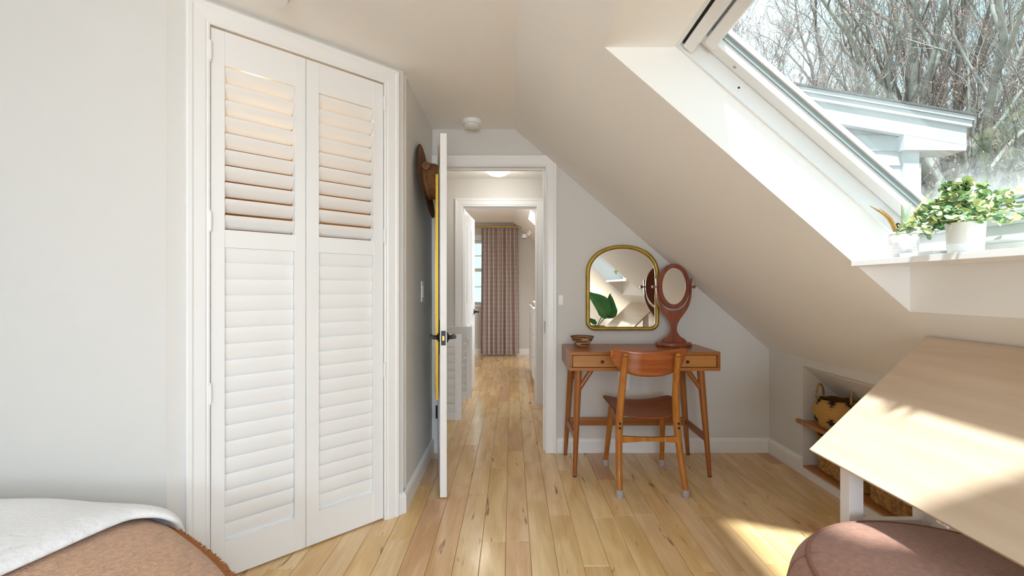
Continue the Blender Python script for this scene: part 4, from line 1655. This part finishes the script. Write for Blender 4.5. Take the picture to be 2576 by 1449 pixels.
for y, lab in ((3.70, 'white louvred half door nearest the bedroom doorway'), (4.43, 'white louvred half door farther down the hall')):
    w = 0.360 if y < 4 else 0.378
    root = louvre_leaf('half_door', hall_frame(y), 0.0, w, 0.05, 0.052, 0.135, 0.80, 0.195, 0.705, 0.705, 0.705, 8, 0, math.radians(6), 0, depth=0.028, label=lab, cat='door', kind='thing', group='louvred half doors in the hall')
    for z in (0.25, 0.66):
        m = MB()
        m.tube([(-0.756, y + 0.014, z - 0.03), (-0.756, y + 0.014, z + 0.03)], 0.004, 8)
        build('hinge', m, M['white2'], root)
    if y > 4:
        m = MB()
        m.lathe([(0.003, 0.0), (0.006, -0.008), (0.014, -0.014), (0.015, -0.020), (0.009, -0.025), (0.001, -0.026)], (-0.402, y, 0.685), 16, 'y')
        build('knob', m, M['white2'], root, smooth=50, label='white round knob')
        m = MB()
        m.lathe([(0.003, 0.0), (0.006, -0.008), (0.012, -0.014), (0.012, -0.018), (0.001, -0.022)], (-0.402, y, 0.645), 16, 'y')
        build('knob', m, M['white2'], root, smooth=50)


def dome(name, x, y, z, r, label, power, shade='shade'):
    root = empty(name, (x, y, z - 0.09), label, 'ceiling light')
    m = MB()
    m.lathe([(r * 1.04, 0.0), (r * 1.04, -0.018), (r * 0.98, -0.022), (r * 0.5, -0.022)], (x, y, z), 40)
    build('base_ring', m, M['white2'], root, smooth=40)
    m = MB()
    m.lathe([(r * math.cos(t_), -0.022 - 0.068 * math.sin(t_)) for t_ in [PI / 2 * k / 10 * 0.998 for k in range(11)]], (x, y, z), 40)
    build('lamp_shade', m, M[shade], root, smooth=180)
    lamp(name + '_glow', 'POINT', (x, y, z - 0.16), power, (1.0, 0.93, 0.82), radius=0.06)


dome('hall_ceiling_light', -0.125, 4.25, 2.245, 0.118, 'lit white dome ceiling light in the hall', 3.6)
dome('far_ceiling_light', -0.37, 5.75, CEIL, 0.12, 'lit white ceiling light in the far room above the doorway', 3.5, 'shade_far')

# ---------------------------------------------------------------- far room
FH = Vector((FX0 + 0.004, 4.872, 0))
fdu = Vector((0.045, 0.72, 0)).normalized()
fdn = Vector((fdu.y, -fdu.x, 0))


def FD(a, nn, z):
    return FH + fdu * a + fdn * nn + Vector((0, 0, z))


d5 = empty('door_4', FH, 'white panelled door standing open into the far room', 'door', kind='structure')
build('door_leaf', MB().fbox(FD, (0.0, -0.036, 0.01), (0.72, 0.0, 1.955)), M['white'], d5, bevel=0.002)
for z0_, z1_ in ((0.20, 0.78), (0.98, 1.82)):
    for a0_, a1_ in ((0.10, 0.33), (0.40, 0.63)):
        m = MB()
        m.fbox(FD, (a0_, 0.0, z0_), (a1_, 0.003, z1_))
        m.fbox(FD, (a0_ + 0.03, 0.003, z0_ + 0.03), (a1_ - 0.03, 0.008, z1_ - 0.03))
        build('door_panel', m, M['white'], d5)
m = MB()
hz = 0.885
m.tube([FD(0.66, nn, hz) for nn in (0.0, 0.006, 0.010, 0.018, 0.05)], [0.032, 0.031, 0.018, 0.011, 0.011], 14)
m.tube([FD(0.67, 0.052, hz), FD(0.60, 0.056, hz), FD(0.55, 0.054, hz)], [0.011, 0.011, 0.008], 10)
build('lever_handle', m, M['black'], d5, smooth=50, label='black lever handle')
for z in (0.25, 1.0, 1.745):
    m = MB()
    m.box((FX0 - 0.001, 4.80, z - 0.045), (FX0 + 0.004, 4.862, z + 0.045))
    build('hinge', m, M['black'], d5, label='black hinge')

# window of the far room
w5 = empty('window_5', (-0.83, FY, WZ0), 'bright sash window behind the plaid curtain in the far room', 'window', kind='structure')
m = MB()
build('window_casing', MB().box((WX0 - 0.08, FY - 0.02, WZ1), (WX1 + 0.08, FY, WZ1 + 0.09)), M['white'], w5)
build('window_casing', MB().box((WX0 - 0.08, FY - 0.02, WZ0 - 0.05), (WX0, FY, WZ1)), M['white'], w5)
build('window_casing', MB().box((WX1, FY - 0.02, WZ0 - 0.05), (WX1 + 0.08, FY, WZ1)), M['white'], w5)
build('window_stool', MB().box((WX0 - 0.1, FY - 0.05, WZ0 - 0.03), (WX1 + 0.1, FY + 0.1, WZ0)), M['white'], w5)
for z0_, z1_, yy in ((WZ0, 1.49, FY + 0.06), (1.46, WZ1, FY + 0.095)):
    for q in (((WX0, yy, z0_), (WX0 + 0.045, yy + 0.03, z1_)), ((WX1 - 0.045, yy, z0_), (WX1, yy + 0.03, z1_)), ((WX0 + 0.045, yy, z0_), (WX1 - 0.045, yy + 0.03, z0_ + 0.045)), ((WX0 + 0.045, yy, z1_ - 0.045), (WX1 - 0.045, yy + 0.03, z1_))):
        build('sash_rail', MB().box(*q), M['white'], w5)
    build('glass_pane', MB().box((WX0 + 0.045, yy + 0.013, z0_ + 0.045), (WX1 - 0.045, yy + 0.016, z1_ - 0.045)), M['glass'], w5)
    build('glazing_bar', MB().box((WX0 + 0.045, yy + 0.005, (z0_ + z1_) / 2 - 0.008), (WX1 - 0.045, yy + 0.013, (z0_ + z1_) / 2 + 0.008)), M['white'], w5)

rod = empty('curtain_rod', (-0.75, 8.17, 2.19), 'gold curtain rod above the far window', 'curtain rod')
m = MB()
m.tube([(-1.6, 8.17, 2.205), (0.125, 8.17, 2.205)], 0.016, 14)
build('pole', m, M['brass'], rod, smooth=50)
m = MB()
m.lathe([(0.016, 0.0), (0.022, 0.004), (0.022, 0.022), (0.001, 0.026)], (0.125, 8.17, 2.205), 16, 'x')
build('finial', m, M['brass'], rod, smooth=50)
for x in (-1.5, 0.09):
    m = MB()
    m.tube([(x, 8.17, 2.205), (x, 8.30, 2.205)], 0.008, 8)
    build('bracket', m, M['brass'], rod)
cur = empty('curtain', (-0.21, 8.17, 0.02), 'pink and beige plaid curtain hanging in the far room', 'curtain')
cols = []
NC = 150
for i in range(NC + 1):
    u = i / NC
    col_ = []
    for j in range(13):
        w = j / 12
        z = 2.185 - (2.185 - 0.025) * w
        sp = 1.0 - 0.05 * (1 - w)
        x = -0.535 + 0.655 * u
        x = -0.21 + (x + 0.21) * sp
        amp = 0.050 + 0.012 * w
        y = 8.165 + amp * math.sin(u * 2 * PI * 8.5 + 0.5 * math.sin(u * 9 + w * 1.5)) * (0.75 + 0.25 * math.sin(u * 23))
        col_.append(Vector((x, y, z)))
    cols.append(col_)
m = MB()
m.loft(cols, False, False, closed=False)
build('cloth', m, M['plaid'], cur, smooth=180)

dr = empty('dresser', (0.52, 5.95, 0), 'white dresser with a pink pad on top just inside the far doorway', 'dresser')
build('body', MB().box((0.248, 5.36, 0.10), (0.80, 6.60, 0.905)), M['white'], dr, bevel=0.003)
build('top', MB().box((0.238, 5.34, 0.905), (0.81, 6.62, 0.93)), M['white'], dr, bevel=0.003)
for y0 in (5.37, 6.53):
    for x0 in (0.25, 0.73):
        build('leg', MB().box((x0, y0, 0), (x0 + 0.06, y0 + 0.06, 0.10)), M['white'], dr)
for k in range(3):
    for j in range(2):
        f_ = build('drawer', MB().box((0.236, 5.40 + j * 0.60, 0.13 + k * 0.255), (0.248, 5.96 + j * 0.60, 0.365 + k * 0.255)), M['white'], dr, bevel=0.002)
build('changing_pad', MB().box((0.27, 5.75, 0.9305), (0.70, 6.50, 0.985)), M['pink'], bevel=0.02, label='pink pad lying on the white dresser in the far room', cat='pad', seg=4)

sp = empty('wall_spotlight', SL(0.36, 7.45, 0.0), 'small white swivel spotlight on the slope of the far room', 'spotlight')
q0 = SL(0.36, 7.45, 0.0)
m = MB()
m.tube([q0 + NRM * 0.002, q0 - NRM * 0.02, q0 - NRM * 0.022 + Vector((-0.02, 0, -0.02))], [0.035, 0.035, 0.014], 16)
m.tube([q0 - NRM * 0.02, q0 - NRM * 0.075], 0.028, 16)
build('mount', m, M['white2'], sp, smooth=50)
c = q0 + Vector((-0.10, -0.01, -0.075))
m = MB()
m.lathe([(0.001, 0.04), (0.028, 0.034), (0.04, 0.015), (0.042, -0.01), (0.036, -0.03)], c, 20)
build('head', m, M['white2'], sp, smooth=60)
m = MB()
m.lathe([(0.035, -0.028), (0.033, -0.034), (0.001, -0.034)], c, 20)
build('lens', m, M['black'], sp)
wr_ = MB()
wr_.tube([(0.042, 8.24, 2.18), (0.042, 8.24, 2.262), (0.16, 7.9, zi(0.16) - 0.006)], 0.0035, 6)
build('cable', wr_, M['dark'], label='thin dark cable running up the corner of the far room', cat='cable')

# ---------------------------------------------------------------- outside: dormer, ground, trees
dm = empty('dormer', (1.9, 3.6, 0), 'white shed dormer with clapboard siding outside the roof window', 'dormer')
DYC = 3.66
RY = 3.575


def rz(x):
    return 2.68 - 0.1705 * (x - 2.154)


CORN = 3.125
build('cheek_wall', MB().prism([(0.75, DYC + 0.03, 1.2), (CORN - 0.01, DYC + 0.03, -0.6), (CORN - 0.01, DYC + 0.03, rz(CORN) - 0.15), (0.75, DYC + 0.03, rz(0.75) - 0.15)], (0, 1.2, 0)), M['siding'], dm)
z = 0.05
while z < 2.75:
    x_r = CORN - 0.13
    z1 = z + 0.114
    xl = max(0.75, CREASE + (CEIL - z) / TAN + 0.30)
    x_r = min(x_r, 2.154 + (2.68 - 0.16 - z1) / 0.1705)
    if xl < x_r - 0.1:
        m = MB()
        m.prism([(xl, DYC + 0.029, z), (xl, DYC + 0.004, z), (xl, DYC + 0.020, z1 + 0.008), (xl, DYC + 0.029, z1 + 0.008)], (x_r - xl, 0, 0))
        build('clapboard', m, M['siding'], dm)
    z = z1
build('corner_board', MB().box((CORN - 0.13, DYC - 0.012, -0.6), (CORN - 0.01, DYC + 0.03, rz(CORN) - 0.16)), M['siding'], dm)
build('corner_return', MB().box((CORN - 0.008, DYC + 0.0, -0.6), (CORN + 0.015, DYC + 0.1, rz(CORN) - 0.40)), M['siding'], dm)
XE = 3.467


def slab(name, x0, x1, y0, dy, t0, t1, mt, xe=0.0):
    return build(name, MB().prism([(x0, y0, rz(x0) - t1), (x0, y0, rz(x0) - t0), (x1, y0, rz(x1) - t0), (x1, y0, rz(x1) - t1)], (0, dy, 0)), M[mt], dm)


slab('roof', 0.02, XE + 0.01, RY - 0.01, 1.60, -0.010, 0.006, 'shingle')
slab('drip_edge', 0.6, XE, RY, 0.05, 0.006, 0.038, 'siding')
slab('crown_moulding', 0.6, XE - 0.005, RY + 0.012, 0.05, 0.040, 0.085, 'siding')
slab('rake_board', 0.6, XE - 0.03, RY + 0.032, 0.045, 0.085, 0.222, 'siding')
slab('soffit', 0.6, XE - 0.03, RY + 0.062, 1.4, 0.185, 0.205, 'siding')
xa, xb = 2.965, XE - 0.03
build('eave_return', MB().prism([(xa, RY + 0.033, rz(xa) - 0.2225), (xb, RY + 0.033, rz(xb) - 0.2225), (xb, RY + 0.033, 2.200), (xa, RY + 0.033, 2.206)], (0, 0.20, 0)), M['siding'], dm)

build('ground', MB().box((-40, -30, -3.4), (60, 70, -3.2)), M['ground'], kind='structure')


def tree_mesh(seed, height, r0, spread, levels, nb, lean=(0, 0), buds=True, first=0.25):
    rn = random.Random(seed)
    trunk, br, bd = MB(), MB(), MB()

    def grow(p, d, L, r, lev):
        segs = 7 if lev == 0 else (5 if lev < 3 else 3)
        pts, rad = [p], [r]
        dd = d.copy()
        q = p.copy()
        wig = (0.10, 0.20, 0.26, 0.30, 0.34)[min(lev, 4)]
        for i in range(segs):
            dd = (dd + Vector((rn.uniform(-1, 1), rn.uniform(-1, 1), rn.uniform(-0.5, 0.9))) * wig).normalized()
            q = q + dd * (L / segs)
            pts.append(q.copy())
            rad.append(max(r * (1 - 0.72 * (i + 1) / segs), 0.0035))
        (trunk if lev == 0 else br).tube(pts, rad, (8, 6, 5, 3, 3)[min(lev, 4)], cap=False)
        if lev < levels:
            cnt = nb[lev]
            for c_ in range(cnt):
                f0 = first if lev == 0 else 0.2
                f_ = f0 + (1 - f0) * (c_ + rn.random() * 0.8) / cnt
                k_ = min(int(f_ * segs), segs - 1)
                pp_ = pts[k_].lerp(pts[k_ + 1], f_ * segs - k_)
                tang = (pts[k_ + 1] - pts[k_]).normalized()
                side = Vector((rn.uniform(-1, 1), rn.uniform(-1, 1), rn.uniform(-0.25, 0.7))).normalized()
                side = (side - tang * side.dot(tang)).normalized()
                ang = spread * rn.uniform(0.6, 1.2)
                nd = tang * math.cos(ang) + side * math.sin(ang) + Vector((0, 0, 0.12))
                grow(pp_, nd.normalized(), L * rn.uniform(0.34, 0.60) * (1.15 - 0.45 * f_), rad[k_] * rn.uniform(0.40, 0.62), lev + 1)
        elif buds:
            for c_ in range(2):
                pp_ = pts[rn.randrange(1, len(pts))] + Vector((rn.uniform(-.02, .02), rn.uniform(-.02, .02), rn.uniform(-.02, .02)))
                s_ = rn.uniform(0.010, 0.022)
                a_ = rn.uniform(0, 6)
                bd.add([pp_ + Vector((s_ * math.cos(a_ + t_), s_ * math.sin(a_ + t_), -s_ * 0.6)) for t_ in (0, 2.1, 4.2)] + [pp_ + Vector((0, 0, s_ * 1.4))],
                       [(0, 2, 1), (0, 1, 3), (1, 2, 3), (2, 0, 3)])
    grow(Vector((0, 0, 0)), Vector((lean[0], lean[1], 1)).normalized(), height, r0, 0)
    return trunk, br, bd


def tree(seed, x, y, height, r0, label, spread=0.75, levels=4, nb=(13, 7, 5, 4), lean=(0, 0), bark='bark', bud='bud', group='bare trees beyond the skylight', first=0.25):
    tr, br, bd = tree_mesh(seed, height, r0, spread, levels, nb, lean, bud is not None, first)
    off_ = Vector((x, y, -3.2))
    for mb_ in (tr, br, bd):
        mb_.v = [v + off_ for v in mb_.v]
    root = empty('bare_tree', off_, label, 'tree', group)
    build('trunk', tr, M[bark], root, smooth=180, recalc=False)
    build('branches', br, M[bark], root, smooth=180, recalc=False)
    if bd.v:
        build('buds', bd, M[bud], root, recalc=False, kind='stuff')
    return root


big = tree(1, 11.4, 11.2, 13.0, 0.30, 'thick pale-barked tree at the right edge of the roof window', 0.70, bark='barkpale', bud=None, nb=(12, 7, 5, 4), first=0.30)
t2 = tree(2, 10.3, 13.0, 12.5, 0.19, 'leaning grey tree rising above the middle of the dormer roof', 0.60, lean=(-0.16, 0.0), nb=(12, 6, 5, 4), bud='budo')
t3 = tree(3, 7.4, 11.5, 10.2, 0.14, 'slender tree with reddish buds at the upper left of the roof window', 0.62, lean=(0.03, 0), nb=(15, 7, 5, 4), bud='bud')
t4 = tree(4, 15.2, 17.0, 13.5, 0.16, 'slim bare tree in the thicket beyond the skylight', 0.50, nb=(15, 7, 5, 3), first=0.12)
t5 = tree(5, 12.3, 15.0, 11.0, 0.12, 'slim bare tree in the thicket beyond the skylight', 0.50, nb=(15, 7, 5, 3), bud='budo', first=0.12)
rnd = random.Random(21)
for i in range(19):
    src = (t4, t5)[i % 2]
    yy = rnd.uniform(13.5, 24)
    k_ = rnd.uniform(0.70, 1.12) if i % 3 else rnd.uniform(0.80, 1.12)
    if i >= 13:
        k_ = 1.2 + 0.16 * (i - 13)
        yy = rnd.uniform(9, 14)
    c_ = copy_tree(src)
    c_.location = (k_ * yy, yy, -3.2 - rnd.uniform(0, 1.2))
    c_.rotation_euler = (0, 0, rnd.uniform(0, 6.28))
    s_ = rnd.uniform(0.75, 1.08)
    c_.scale = (s_, s_, s_)
